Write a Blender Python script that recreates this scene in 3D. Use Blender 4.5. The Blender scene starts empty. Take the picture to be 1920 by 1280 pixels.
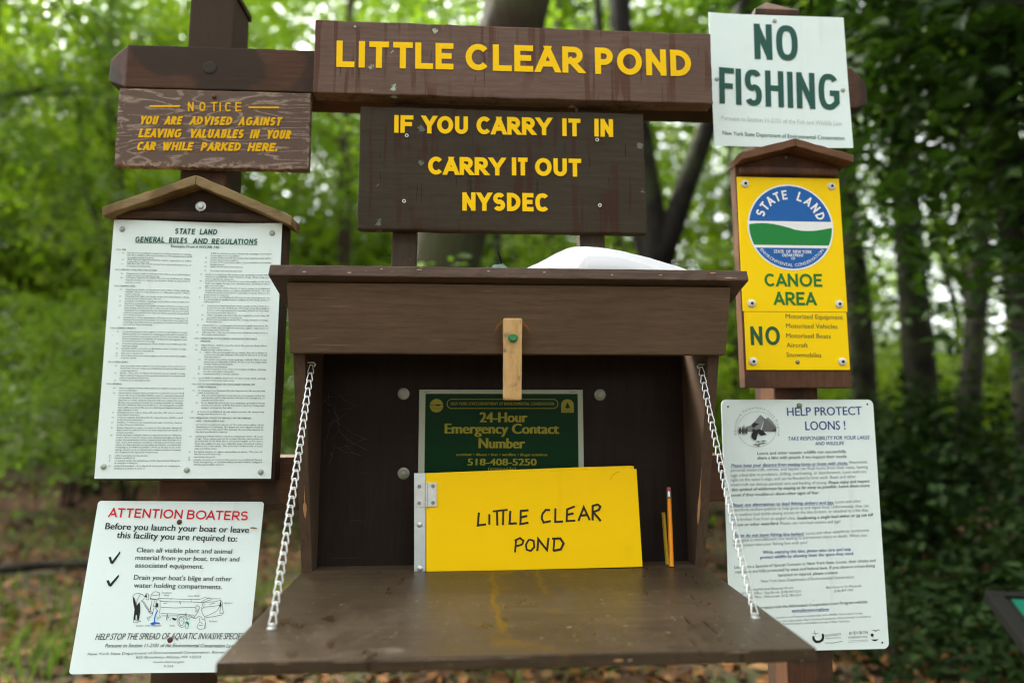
import bpy, bmesh, math, random
import numpy as np
from mathutils import Vector, Matrix, noise

R = math.radians
rnd = random.Random(7)
SC = bpy.context.scene
COL = SC.collection

# ---------------------------------------------------------------- camera, sky, sun, exposure
cam_d = bpy.data.cameras.new("camera")
cam = bpy.data.objects.new("camera", cam_d)
COL.objects.link(cam)
cam_d.sensor_width = 36.0
cam_d.lens = 23.625
cam.location = (0, 0, 1.25)
cam.rotation_euler = (R(90 + 6.80), R(0.09), R(-3.645))
cam_d.clip_start = 0.02
cam_d.clip_end = 600
cam_d.dof.use_dof = True
cam_d.dof.focus_distance = 1.15
cam_d.dof.aperture_fstop = 1.6
SC.camera = cam

SUN_EL, SUN_AZ = R(52), R(-38)      # azimuth clockwise from +y: beyond the trees, to the left
w = bpy.data.worlds.new("World")
SC.world = w
w.use_nodes = True
wn = w.node_tree
sky = wn.nodes.new("ShaderNodeTexSky")
sky.sky_type = 'NISHITA'
sky.sun_disc = False
sky.sun_elevation = SUN_EL
sky.sun_rotation = SUN_AZ
sky.air_density = 1.0
sky.dust_density = 4.0
sky.ozone_density = 1.0
hs = wn.nodes.new("ShaderNodeHueSaturation")
hs.inputs["Saturation"].default_value = 0.18      # overcast: nearly white cloud light
wn.links.new(sky.outputs[0], hs.inputs["Color"])
bg = wn.nodes["Background"]
wn.links.new(hs.outputs[0], bg.inputs[0])
bg.inputs[1].default_value = 0.15

sun_d = bpy.data.lights.new("sun", 'SUN')
sun_d.energy = 1.5
sun_d.angle = R(14)
sun_d.color = (1.0, 0.95, 0.87)
sun = bpy.data.objects.new("sun", sun_d)
COL.objects.link(sun)
sv = Vector((math.sin(SUN_AZ) * math.cos(SUN_EL), math.cos(SUN_AZ) * math.cos(SUN_EL), math.sin(SUN_EL)))
sun.rotation_euler = (-sv).to_track_quat('-Z', 'Y').to_euler()
sun.location = (-6, 8, 12)

SC.view_settings.view_transform = 'Standard'
SC.view_settings.look = 'None'
SC.view_settings.gamma = 1.0
SC.view_settings.use_curve_mapping = False
SC.view_settings.exposure = 2.85
SC.render.engine = 'CYCLES'
SC.cycles.use_denoising = True
try:
    SC.cycles.denoiser = 'OPENIMAGEDENOISE'
    SC.cycles.denoising_input_passes = 'RGB_ALBEDO_NORMAL'
except Exception:
    pass
SC.cycles.filter_width = 1.1
SC.cycles.max_bounces = 8
SC.cycles.diffuse_bounces = 4
SC.cycles.transmission_bounces = 5
SC.cycles.sample_clamp_indirect = 6

# ---------------------------------------------------------------- object helpers
def tag(o, label=None, cat=None, group=None, kind=None):
    if label: o["label"] = label
    if cat: o["category"] = cat
    if group: o["group"] = group
    if kind: o["kind"] = kind
    return o

def empty(name, loc=(0, 0, 0), rot=(0, 0, 0)):
    o = bpy.data.objects.new(name, None)
    o.empty_display_size = 0.05
    o.location = loc
    o.rotation_euler = rot
    COL.objects.link(o)
    return o

def link(name, me, mat=None, parent=None):
    o = bpy.data.objects.new(name, me)
    if mat is not None:
        me.materials.append(mat)
    COL.objects.link(o)
    if parent is not None:
        o.parent = parent
    return o

class MB:
    """collects verts and faces; build() links ONE mesh object"""
    def __init__(s):
        s.v = []; s.f = []
    def add(s, v, f):
        b = len(s.v)
        s.v += [tuple(p) for p in v]
        s.f += [tuple(i + b for i in q) for q in f]
        return s
    def box(s, x0, x1, y0, y1, z0, z1):
        v = [(x, y, z) for x in (x0, x1) for y in (y0, y1) for z in (z0, z1)]
        f = [(0, 1, 3, 2), (4, 6, 7, 5), (0, 4, 5, 1), (2, 3, 7, 6), (0, 2, 6, 4), (1, 5, 7, 3)]
        return s.add(v, f)
    def prism_x(s, yz, x0, x1):
        n = len(yz)
        v = [(x0, y, z) for y, z in yz] + [(x1, y, z) for y, z in yz]
        f = [tuple(range(n)), tuple(range(2 * n - 1, n - 1, -1))]
        f += [(i, i + n, (i + 1) % n + n, (i + 1) % n) for i in range(n)]
        return s.add(v, f)
    def prism_y(s, xz, y0, y1):
        n = len(xz)
        v = [(x, y0, z) for x, z in xz] + [(x, y1, z) for x, z in xz]
        f = [tuple(range(n)), tuple(range(2 * n - 1, n - 1, -1))]
        f += [(i, i + n, (i + 1) % n + n, (i + 1) % n) for i in range(n)]
        return s.add(v, f)
    def lathe(s, prof, c, axis='y', n=20):
        """prof: (radius, height along axis towards the viewer = -y)"""
        v = []; f = []
        for r_, h_ in prof:
            for k in range(n):
                a = 2 * math.pi * k / n
                if axis == 'y': v.append((c[0] + r_ * math.cos(a), c[1] - h_, c[2] + r_ * math.sin(a)))
                else: v.append((c[0] + r_ * math.cos(a), c[1] + r_ * math.sin(a), c[2] + h_))
        for i in range(len(prof) - 1):
            for k in range(n):
                f.append((i * n + k, i * n + (k + 1) % n, (i + 1) * n + (k + 1) % n, (i + 1) * n + k))
        f.append(tuple((len(prof) - 1) * n + k for k in range(n)))
        f.append(tuple(n - 1 - k for k in range(n)))
        return s.add(v, f)
    def tube(s, pts, rad, n=8, closed=False, cap=True):
        pts = [Vector(p) for p in pts]
        m = len(pts)
        if not hasattr(rad, '__len__'): rad = [rad] * m
        rings = []
        up = None
        for i, p in enumerate(pts):
            if closed: t = pts[(i + 1) % m] - pts[i - 1]
            else: t = pts[min(i + 1, m - 1)] - pts[max(i - 1, 0)]
            t.normalize()
            if up is None:
                up = Vector((0, 0, 1)) if abs(t.z) < 0.9 else Vector((1, 0, 0))
            a = t.cross(up)
            if a.length < 1e-6: a = t.orthogonal()
            a.normalize(); b = a.cross(t).normalized(); up = b
            rings.append([p + (a * math.cos(2 * math.pi * k / n) + b * math.sin(2 * math.pi * k / n)) * rad[i] for k in range(n)])
        v = [q for r_ in rings for q in r_]
        f = []
        for i in range(m if closed else m - 1):
            j = (i + 1) % m
            for k in range(n):
                f.append((i * n + k, j * n + k, j * n + (k + 1) % n, i * n + (k + 1) % n))
        if cap and not closed:
            f.append(tuple(range(n - 1, -1, -1))); f.append(tuple((m - 1) * n + k for k in range(n)))
        return s.add(v, f)
    def build(s, name, mat, parent=None, org=None, bevel=0, smooth=False, cuts=None, jit=0, seg=2, jscale=25, jax=(1, 0, 1)):
        me = bpy.data.meshes.new(name)
        v = s.v
        if org is not None:
            v = [(p[0] - org[0], p[1] - org[1], p[2] - org[2]) for p in v]
        me.from_pydata(v, [], s.f)
        bm = bmesh.new(); bm.from_mesh(me)
        bmesh.ops.recalc_face_normals(bm, faces=bm.faces)
        if bevel:
            bmesh.ops.bevel(bm, geom=[e for e in bm.edges], offset=bevel, segments=seg, affect='EDGES', profile=0.6)
        if cuts:
            for ax, n in cuts.items():
                i = 'xyz'.index(ax)
                lo = min(q.co[i] for q in bm.verts); hi = max(q.co[i] for q in bm.verts)
                for k in range(1, n):
                    no = [0, 0, 0]; no[i] = 1; co = [0, 0, 0]; co[i] = lo + (hi - lo) * k / n
                    bmesh.ops.bisect_plane(bm, geom=bm.verts[:] + bm.edges[:] + bm.faces[:], plane_co=co, plane_no=no)
        if jit:
            for q in bm.verts:
                d = noise.noise_vector(q.co * jscale)
                d2 = noise.noise_vector(q.co * jscale * 5)
                d = d * jit + d2 * jit * 0.5; q.co += Vector((d.x * jax[0], d.y * jax[1], d.z * jax[2]))
        if smooth:
            for q in bm.faces: q.smooth = True
        bm.to_mesh(me); bm.free()
        return link(name, me, mat, parent)

def np_mesh(name, V, F, mat, parent=None, smooth=False):
    """big mesh of equal-size faces from numpy arrays"""
    V = np.asarray(V, np.float32); F = np.asarray(F, np.int32)
    me = bpy.data.meshes.new(name)
    me.vertices.add(len(V)); me.vertices.foreach_set("co", V.ravel())
    k = F.shape[1]
    me.loops.add(F.size); me.loops.foreach_set("vertex_index", F.ravel())
    me.polygons.add(len(F))
    me.polygons.foreach_set("loop_start", np.arange(0, F.size, k, dtype=np.int32))
    me.polygons.foreach_set("use_smooth", np.full(len(F), smooth))
    me.update(calc_edges=True)
    return link(name, me, mat, parent)

# ---------------------------------------------------------------- material helpers
class G:
    def __init__(s, name):
        s.m = bpy.data.materials.new(name)
        s.m.use_nodes = True
        s.t = s.m.node_tree
        s.b = s.t.nodes["Principled BSDF"]
        s.out = s.t.nodes["Material Output"]
        s._co = None
    def n(s, typ, ins=None, **props):
        nd = s.t.nodes.new("ShaderNode" + typ)
        for k, v in props.items(): setattr(nd, k, v)
        if ins:
            for k, v in ins.items(): s.set(nd.inputs[k], v)
        return nd
    def set(s, sock, v):
        if isinstance(v, bpy.types.NodeSocket): s.t.links.new(v, sock)
        elif isinstance(v, bpy.types.Node): s.t.links.new(v.outputs[0], sock)
        else:
            if hasattr(v, '__len__') and len(v) == 3 and sock.type == 'RGBA': v = (*v, 1)
            sock.default_value = v
    def co(s):
        if s._co is None: s._co = s.n("TexCoord").outputs["Object"]
        return s._co
    def map(s, scale=(1, 1, 1), loc=(0, 0, 0), rot=(0, 0, 0), src=None):
        return s.n("Mapping", {0: src if src is not None else s.co(), "Scale": scale, "Location": loc, "Rotation": rot}).outputs[0]
    def noise(s, scale, vec=None, detail=4, rough=0.55, dist=0.0, out=0):
        return s.n("TexNoise", {"Vector": vec if vec is not None else s.co(), "Scale": scale, "Detail": detail, "Roughness": rough, "Distortion": dist}).outputs[out]
    def math(s, op, a, b=0.0, c=None, clamp=False):
        nd = s.n("Math", {0: a, 1: b}, operation=op, use_clamp=clamp)
        if c is not None: s.set(nd.inputs[2], c)
        return nd.outputs[0]
    def ramp(s, fac, stops, interp='LINEAR'):
        nd = s.n("ValToRGB", {0: fac})
        cr = nd.color_ramp; cr.interpolation = interp
        while len(cr.elements) < len(stops): cr.elements.new(0.5)
        for e, (p, c) in zip(cr.elements, stops):
            e.position = p
            e.color = (c, c, c, 1) if not hasattr(c, '__len__') else (*c, 1)
        return nd.outputs[0]
    def step(s, x, a, b):
        """smooth 0..1 between a and b"""
        return s.n("MapRange", {0: x, 1: a, 2: b, 3: 0.0, 4: 1.0}, interpolation_type='SMOOTHSTEP').outputs[0]
    def mix(s, f, a, b, mode='MIX'):
        nd = s.n("Mix", data_type='RGBA', blend_type=mode)
        s.set(nd.inputs[0], f); s.set(nd.inputs[6], a); s.set(nd.inputs[7], b)
        return nd.outputs[2]
    def bump(s, h, strength=0.3, dist=0.002):
        return s.n("Bump", {"Height": h, "Strength": strength, "Distance": dist}).outputs[0]
    def sep(s, v=None):
        return s.n("SeparateXYZ", {0: v if v is not None else s.co()}).outputs
    def done(s, col=None, rough=None, metal=None, bump=None, spec=None):
        if col is not None: s.set(s.b.inputs["Base Color"], col)
        if rough is not None: s.set(s.b.inputs["Roughness"], rough)
        if metal is not None: s.set(s.b.inputs["Metallic"], metal)
        if bump is not None: s.set(s.b.inputs["Normal"], bump)
        if spec is not None: s.set(s.b.inputs["Specular IOR Level"], spec)
        return s.m

def plain(name, col, rough=0.6, metal=0.0, var=0.12, scale=60, spec=0.3):
    g = G(name)
    n = g.noise(scale)
    c = g.mix(n, tuple(x * (1 - var) for x in col), tuple(min(1, x * (1 + var)) for x in col))
    return g.done(c, rough, metal, None, spec)

def grain_vec(g, axis, k=14.0):
    sc = [k, k, k]; sc['xyz'.index(axis)] = 1.0
    return g.map(tuple(sc))

def painted_wood(name, col, axis='x', wear=(0.30, 0.25, 0.2), wear_amt=0.25, drip=None, lichen=0, rough=0.62, scratch=0.25, bump=0.35, blot=None, spec=0.13):
    """brown painted wood: grain, worn flecks, scratches, runs and lichen spots"""
    g = G(name)
    gv = grain_vec(g, axis)
    n1 = g.noise(9, gv, 6, 0.6)
    n2 = g.noise(5, None, 4, 0.6)
    n3 = g.noise(30, grain_vec(g, axis, 9), 3, 0.65)
    n1 = g.math('ADD', g.math('MULTIPLY', n1, .6), g.math('MULTIPLY', n3, .4))
    c = g.mix(g.step(n1, .30, .70), tuple(x * 0.74 for x in col), tuple(x * 1.24 for x in col))
    c = g.mix(g.step(n2, 0.35, 0.7), c, g.mix(0.5, c, tuple(x * 0.7 for x in col)))
    if blot:
        nb = g.noise(6.5, g.map((1, 1, 1), (3.1, 0, 1.7)), 3, 0.5, 0.4)
        c = g.mix(g.math('MULTIPLY', g.step(nb, 0.47, 0.53), 0.75), c, blot)
    if drip:
        zv = g.map((60, 60, 3.5), (0.3, 0, 0.2))
        nd_ = g.noise(1.0, zv, 2, 0.5)
        nm = g.noise(7, None, 2)
        d = g.math('MULTIPLY', g.step(nd_, 0.54, 0.60), g.step(nm, 0.40, 0.56))
        c = g.mix(g.math('MULTIPLY', d, 0.7), c, drip)
        zf = g.map((110, 110, 9), (1.3, 0, 0.9))
        nf = g.noise(1.0, zf, 2, 0.5)
        c = g.mix(g.math('MULTIPLY', g.step(nf, 0.66, 0.7), 0.8), c, tuple(x * 0.35 for x in col))
    # fine scratches in several directions
    sc = None
    for k, (rx, seed) in enumerate(((0.4, 0), (-0.25, 3.3), (1.2, 7.7))):
        v = g.map((5, 5, 190), (seed, 0, seed), (0, rx, 0))
        s_ = g.math('MULTIPLY', g.step(g.noise(1.0, v, 2, 0.5), 0.68, 0.73), g.step(g.noise(9, g.map(loc=(seed, seed, 0)), 2), 0.46, 0.62))
        sc = s_ if sc is None else g.math('MAXIMUM', sc, s_)
    c = g.mix(g.math('MULTIPLY', sc, scratch), c, wear)
    fl = g.step(g.noise(70, grain_vec(g, axis, 4), 3, 0.6), 0.70, 0.75)
    c = g.mix(g.math('MULTIPLY', fl, wear_amt), c, wear)
    if lichen:
        vo = g.n("TexVoronoi", {"Vector": g.co(), "Scale": 26.0})
        keep = g.step(g.n("SeparateColor", {0: vo.outputs["Color"]}).outputs[0], 0.80, 0.81)
        dd = g.math('ADD', vo.outputs["Distance"], g.math('MULTIPLY', g.math('SUBTRACT', g.noise(160), 0.5), 0.45))
        l = g.math('MULTIPLY', g.math('SUBTRACT', 1.0, g.step(dd, 0.12, 0.18)), keep)
        c = g.mix(g.math('MULTIPLY', l, lichen), c, (0.36, 0.45, 0.34))
    h = g.math('ADD', n1, g.math('MULTIPLY', g.noise(120), 0.4))
    r = g.math('ADD', rough - 0.1, g.math('MULTIPLY', n2, 0.25))
    return g.done(c, r, 0, g.bump(h, bump, 0.0012), spec)
T = {
 'big': [
  ('LITTLE',-0.3409,0.0509,-0.1209,0.0529,0.0528),
  ('CLEAR',-0.0977,0.0527,0.1281,0.0539,0.0535),
  ('POND',0.1519,0.0533,0.3414,0.054,0.0541),
 ],
 'low': [
  ('IF',-0.2083,0.1887,-0.1724,0.1888,0.0349),
  ('YOU',-0.1552,0.1888,-0.0687,0.1894,0.0351),
  ('CARRY',-0.0522,0.1898,0.0917,0.1914,0.0353),
  ('IT',0.1128,0.1906,0.1482,0.1906,0.0355),
  ('IN',0.1751,0.1913,0.2116,0.191,0.0357),
  ('CARRY',-0.1432,0.108,0.0018,0.1091,0.0351),
  ('IT',0.0153,0.1098,0.0454,0.11,0.0353),
  ('OUT',0.0595,0.1099,0.1484,0.1101,0.0354),
  ('NYSDEC',-0.0783,0.0391,0.087,0.0401,0.0356),
 ],
 'notice1': [
  ('N',-0.0506,0.1112,-0.0397,0.1115,0.0187),
  ('O',-0.0291,0.1118,-0.0177,0.1121,0.0186),
  ('T',-0.0078,0.1124,0.0049,0.1128,0.0187),
  ('I',0.0087,0.1129,0.0121,0.113,0.0179),
  ('C',0.0191,0.1126,0.0319,0.113,0.0187),
  ('E',0.0383,0.1137,0.0504,0.1141,0.0187),
 ],
 'notice2': [
  ('YOU',-0.1395,0.0824,-0.1029,0.0829,0.0171),
  ('ARE',-0.0935,0.0831,-0.0581,0.0841,0.0171),
  ('ADVISED',-0.0465,0.0841,0.0361,0.0855,0.0172),
  ('AGAINST',0.045,0.0855,0.1294,0.0872,0.0172),
  ('LEAVING',-0.1399,0.0564,-0.0578,0.0579,0.0176),
  ('VALUABLES',-0.0454,0.058,0.0587,0.0598,0.0177),
  ('IN',0.0675,0.0598,0.0878,0.06,0.0177),
  ('YOUR',0.0985,0.0603,0.1479,0.0607,0.0178),
  ('CAR',-0.1415,0.0309,-0.1041,0.0316,0.0169),
  ('WHILE',-0.0952,0.0315,-0.0348,0.0328,0.017),
  ('PARKED',-0.0229,0.0328,0.0545,0.0344,0.017),
  ('HERE.',0.0646,0.0341,0.1247,0.035,0.0171),
 ],
 'rulesH': [
  ('STATE',-0.0424,0.4452,-0.0062,0.4455,0.0106),
  ('LAND',0.0016,0.4457,0.0338,0.446,0.0107),
  ('GENERAL',-0.1114,0.4277,-0.0587,0.4284,0.0101),
  ('RULES',-0.0518,0.4281,-0.0189,0.4283,0.0101),
  ('AND',-0.0093,0.428,0.0178,0.4286,0.0102),
  ('REGULATIONS',0.0238,0.4283,0.1083,0.4292,0.0102),
 ],
 'rulesE': [
  ('Excerpts From 6 NYCRR 190',-0.0476,0.4195,0.0381,0.4199,0.0048),
 ],
 'attR': [
  ('ATTENTION',-0.1245,0.256,0.0032,0.2536,0.016),
  ('BOATERS',0.0113,0.253,0.12,0.2512,0.0161),
 ],
 'attB': [
  ('Before you launch your boat or leave',-0.1265,0.2353,0.1247,0.2294,0.0108),
  ('this facility you are required to:',-0.1045,0.2203,0.1053,0.2142,0.0108),
  ('Clean all visible plant and animal',-0.067,0.1963,0.0987,0.1937,0.0078),
  ('material from your boat, trailer and',-0.067,0.1833,0.1129,0.1806,0.0077),
  ('associated equipment.',-0.0657,0.1707,0.0517,0.1682,0.0077),
  ("Drain your boat's bilge and other",-0.0647,0.1502,0.1033,0.1472,0.008),
  ('water holding compartments.',-0.0628,0.1372,0.0881,0.1341,0.0079),
 ],
 'attI': [
  ('HELP STOP THE SPREAD OF AQUATIC INVASIVE SPECIES',-0.113,0.0533,0.1329,0.0523,0.0099),
  ('Pursuant to Section 11-2101 of the Environmental Conservation Law',-0.0949,0.0413,0.1188,0.0392,0.0058),
 ],
 'attS': [
  ('New York State Department of Environmental Conservation, Bureau of Fisheries',-0.1207,0.0291,0.1461,0.0303,0.0041),
  ('625 Broadway, Albany, NY 12233',-0.0421,0.0231,0.0654,0.0225,0.004),
  ('www.dec.ny.gov',-0.013,0.0157,0.0387,0.0155,0.0034),
  ('F-254',0.0061,0.0089,0.0214,0.0088,0.0031),
 ],
 'attL': [
  ('Transom',-0.0141,0.1271,0.0026,0.1271,0.0028),
  ('Well',-0.0103,0.1226,-0.0015,0.1226,0.0028),
  ('Live Well',0.032,0.1215,0.0503,0.1214,0.003),
  ('Anchor',0.0951,0.1099,0.1098,0.1099,0.0028),
  ('Rollers',0.0726,0.0801,0.0867,0.0801,0.0026),
  ('Lower Unit Propeller',-0.0491,0.0738,-0.007,0.0736,0.0028),
  ('Axle',0.0064,0.0734,0.0151,0.0733,0.0028),
 ],
 'fish': [
  ('NO',-0.0516,0.1901,0.0418,0.1879,0.0785),
  ('FISHING',-0.1319,0.0897,0.1245,0.0818,0.0789),
 ],
 'fish1': [
  ('Pursuant to Section 11-2101 of the Fish and Wildlife Law',-0.1291,0.0548,0.1264,0.0483,0.0095),
 ],
 'fish2': [
  ('New York State Department of Environmental Conservation',-0.1285,0.023,0.1293,0.0171,0.0083),
 ],
 'canG': [
  ('CANOE',-0.059,0.1634,0.0574,0.1635,0.026),
  ('AREA',-0.0426,0.1268,0.0435,0.1265,0.0263),
 ],
 'canN': [
  ('NO',-0.0923,0.0477,-0.034,0.0478,0.0367),
 ],
 'canT': [
  ('Motorized Equipment',-0.0205,0.1004,0.0952,0.0985,0.0088),
  ('Motorized Vehicles',-0.0207,0.0816,0.0828,0.0804,0.0088),
  ('Motorized Boats',-0.0213,0.0624,0.0679,0.0614,0.0088),
  ('Aircraft',-0.0219,0.0441,0.0211,0.0434,0.0087),
  ('Snowmobiles',-0.0229,0.0251,0.0468,0.0243,0.0087),
 ],
 'canW': [
  ('STATE  OF  NEW YORK',-0.0376,0.2305,0.0398,0.2301,0.0065),
  ('DEPARTMENT',-0.0207,0.2234,0.0229,0.2235,0.0056),
  ('OF',-0.0029,0.2172,0.0048,0.2172,0.0052),
 ],
 'loB': [
  ('HELP PROTECT',-0.0228,0.4381,0.1292,0.4401,0.0161),
  ('LOONS !',0.0126,0.4104,0.0937,0.4115,0.0169),
 ],
 'loI': [
  ('TAKE RESPONSIBILITY FOR YOUR LAKES',-0.0243,0.3907,0.1405,0.3927,0.0071),
  ('AND WILDLIFE',0.0299,0.3812,0.0881,0.3818,0.0066),
 ],
 'loBU': [
  ('Please keep your distance from nesting loons or loons with chicks.',-0.1387,0.3404,0.0941,0.3438,0.0061),
  ('Please use alternatives to lead fishing sinkers and jigs.',-0.1418,0.2662,0.0614,0.2693,0.0061),
  ('Please do not leave fishing line behind.',-0.1411,0.2094,-0.0012,0.211,0.006),
 ],
 'loBc': [
  ('While enjoying this lake, please take care and help',-0.0844,0.1777,0.0896,0.1811,0.0059),
  ('protect wildlife by allowing them the space they need.',-0.0898,0.1684,0.0951,0.1734,0.0059),
 ],
 'loK': [
  ('Loons and other aquatic wildlife can successfully',-0.086,0.3637,0.0918,0.3667,0.0057),
  ('share a lake with people if we respect their needs:',-0.0864,0.3549,0.0931,0.357,0.0057),
  ('Loons are a Species of Special Concern in New York State. Loons, their chicks, and',-0.1404,0.1515,0.1375,0.16,0.0055),
  ('nest sites are fully protected by state and federal laws. If you observe a loon being',-0.1386,0.1427,0.1354,0.1502,0.0055),
  ('harassed or injured, please contact:',-0.0565,0.1355,0.0615,0.1386,0.0055),
  ('For more information visit the Adirondack Cooperative Loon Program website:',-0.137,0.0755,0.1168,0.0841,0.0054),
 ],
 'loKI': [
  ('Please enjoy and respect',0.0526,0.3068,0.1353,0.3096,0.0057),
  ('this symbol of wilderness by staying as far away as possible. Leave them more',-0.1406,0.295,0.1347,0.3009,0.0057),
  ('room if they vocalize or show other signs of fear.',-0.141,0.2851,0.0328,0.2882,0.0057),
  ('Swallowing a single lead sinker or jig can kill',-0.0136,0.2403,0.1374,0.2455,0.0056),
  ('a loon or other waterbird.',-0.1416,0.2294,-0.0503,0.2313,0.0056),
 ],
 'loG': [
  ('Motorboats,',0.0969,0.3451,0.1346,0.3466,0.0058),
  ('personal watercraft, canoes, and kayaks can flush loons from their nests, leaving',-0.14,0.3318,0.1339,0.3365,0.0057),
  ('eggs vulnerable to predators, chilling, overheating, or abandonment. Loon nests are',-0.1404,0.3222,0.13,0.3277,0.0057),
  ("right on the water's edge, and can be flooded by boat wash. Boats and other",-0.1407,0.3135,0.1086,0.3182,0.0057),
  ('watercraft can disrupt parental care and feeding of young.',-0.1411,0.3045,0.0495,0.3073,0.0056),
  ('Loons and other',0.0646,0.2701,0.1162,0.2718,0.0056),
  ('waterbirds swallow pebbles to help grind up and digest food. Unfortunately, they can',-0.1418,0.2572,0.1303,0.2625,0.0056),
  ('also swallow lead tackle among stones on the lake bottom, or attached to a fish that',-0.1417,0.2482,0.1288,0.2543,0.0056),
  ("have broken free from an angler's line.",-0.142,0.2396,-0.0163,0.2408,0.0056),
  ('Please use non-lead sinkers and jigs!',-0.0471,0.2313,0.072,0.2333,0.0056),
  ('Loons and other waterbirds can become',0.002,0.2118,0.1281,0.2167,0.0056),
  ('entangled in monofilament line leading to permanent injury or death. When you',-0.1419,0.2005,0.1229,0.2073,0.0055),
  ('leave, please take your fishing line with you!',-0.1418,0.1916,0.0042,0.1951,0.0055),
  ('New York State Department of Environmental Conservation',-0.09,0.1251,0.0927,0.1301,0.0054),
 ],
 'loS': [
  ('During Normal Business Hours',-0.1156,0.1105,-0.0277,0.1127,0.0046),
  ('After Hours or On Weekends',0.0355,0.1116,0.1057,0.1138,0.0046),
  ('NYSDEC Office - Ray Brook: (518) 897-1291',-0.1314,0.1033,-0.0133,0.1057,0.0046),
  ('(518) 897-1306',0.0522,0.1046,0.0894,0.1065,0.0046),
  ('NYSDEC Office - Watertown: (315) 785-2261',-0.1317,0.0962,-0.0137,0.0991,0.0046),
  ('The Adirondack Cooperative Loon Program is a partnership of the Wildlife Conservation Society,',-0.1091,0.058,0.1056,0.0642,0.0037),
  ('the Audubon Society of the Adirondacks, New York State Department of Environmental Conservation,',-0.1006,0.0512,0.121,0.058,0.0037),
  ('BioDiversity Research Institute, and Audubon Society of New York State.',-0.0787,0.0471,0.0799,0.05,0.0038),
 ],
 'loU': [
  ('www.adkscience.org/loons',-0.0335,0.0706,0.0394,0.0721,0.005),
 ],
 'loA': [
  ('BIODIVERSITY',0.0302,0.0245,0.0607,0.0264,0.0041),
  ('RESEARCH INSTITUTE',0.03,0.0205,0.0598,0.0209,0.0024),
  ('AUDUBON',0.0754,0.0266,0.1131,0.028,0.006),
  ('INTERNATIONAL',0.0744,0.02,0.1126,0.0212,0.0037),
  ('New York State Foundation',0.0745,0.0125,0.1121,0.0142,0.0016),
 ],
 'emY': [
  ('24-Hour',-0.0414,0.1392,0.0488,0.1391,0.0182),
  ('Emergency Contact',-0.1062,0.1186,0.1082,0.1176,0.0181),
  ('Number',-0.0432,0.0915,0.0438,0.0907,0.0184),
 ],
 'emP': [
  ('518-408-5250',-0.0634,0.0601,0.0654,0.0594,0.012),
 ],
 'emS': [
  ('accident • illness • lost • wildfire • illegal activities',-0.0843,0.0777,0.0854,0.0765,0.0047),
  ('NEW YORK STATE DEPARTMENT OF ENVIRONMENTAL CONSERVATION',-0.0949,0.1707,0.099,0.1707,0.0056),
  ('(statewide)',-0.0253,0.0506,0.027,0.0503,0.0062),
 ],
}
HAND = [[(-0.0971,0.0987),(-0.0992,0.0777),(-0.0858,0.0788)], [(-0.0788,0.0953),(-0.0791,0.0794)], [(-0.0716,0.101),(-0.0472,0.103)], [(-0.0653,0.1008),(-0.0649,0.0776)], [(-0.054,0.102),(-0.0551,0.078)], [(-0.0416,0.1003),(-0.0435,0.0792),(-0.0315,0.0796)], [(-0.0103,0.1014),(-0.0231,0.1006),(-0.0244,0.078),(-0.0108,0.0802)], [(-0.023,0.0896),(-0.0128,0.0915)], [(0.0283,0.1008),(0.0215,0.1013),(0.0156,0.0953),(0.0135,0.0869),(0.0171,0.0795),(0.0289,0.0818)], [(0.0386,0.1028),(0.0372,0.0801),(0.0504,0.0805)], [(0.0726,0.1057),(0.0595,0.1015),(0.058,0.0811),(0.0725,0.0818)], [(0.0592,0.092),(0.0699,0.094)], [(0.0793,0.0816),(0.0893,0.1045),(0.0991,0.0823)], [(0.0834,0.09),(0.0957,0.0911)], [(0.1055,0.1067),(0.1045,0.0821)], [(0.1054,0.106),(0.1144,0.1084),(0.1192,0.1046),(0.1166,0.0991),(0.1062,0.0957),(0.1181,0.0807)], [(-0.0324,0.0518),(-0.0347,0.0314)], [(-0.0343,0.0501),(-0.0256,0.0542),(-0.0194,0.0497),(-0.0221,0.0433),(-0.0334,0.0407)], [(-0.01,0.0509),(-0.0154,0.0431),(-0.0141,0.0344),(-0.0067,0.0321),(-0.0005,0.0384),(-0.0014,0.0485),(-0.0085,0.0516)], [(0.0046,0.0325),(0.0066,0.0519),(0.0218,0.0328),(0.0246,0.0521)], [(0.0352,0.0526),(0.033,0.0317)], [(0.0321,0.0519),(0.0457,0.0516),(0.0515,0.0428),(0.0459,0.0335),(0.0338,0.0314)], ]

# ---------------------------------------------------------------- materials of the kiosk
M = {}
M['box'] = painted_wood("brown_box_paint", (0.080, 0.052, 0.031), 'x', wear=(0.20, 0.15, 0.11), wear_amt=0.12, scratch=0.30, bump=0.12, rough=0.5)
M['box_z'] = painted_wood("brown_side_paint", (0.090, 0.058, 0.037), 'z', wear=(0.22, 0.16, 0.11), wear_amt=0.15, scratch=0.15, bump=0.2, rough=0.55)
M['inner_shade'] = painted_wood("brown_paint_shaded", (0.018, 0.011, 0.007), 'z', wear=(0.12, 0.09, 0.07), wear_amt=0.1, scratch=0.15, bump=0.12, rough=0.55)  # back panel brown darkened to stand for the shade inside the box
M['edge'] = painted_wood("brown_worn_edge", (0.085, 0.055, 0.038), 'x', wear=(0.34, 0.27, 0.20), wear_amt=0.55, scratch=0.2, bump=0.6)
M['big'] = painted_wood("name_board_paint", (0.138, 0.086, 0.062), 'x', wear=(0.30, 0.20, 0.15), wear_amt=0.15, drip=(0.080, 0.030, 0.014), lichen=0.95, scratch=0.1, bump=0.3, rough=0.55)
M['low'] = painted_wood("carry_board_paint", (0.042, 0.031, 0.017), 'x', wear=(0.20, 0.17, 0.12), wear_amt=0.12, drip=(0.040, 0.012, 0.006), lichen=0.25, scratch=0.1, bump=0.25, rough=0.5)
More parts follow.
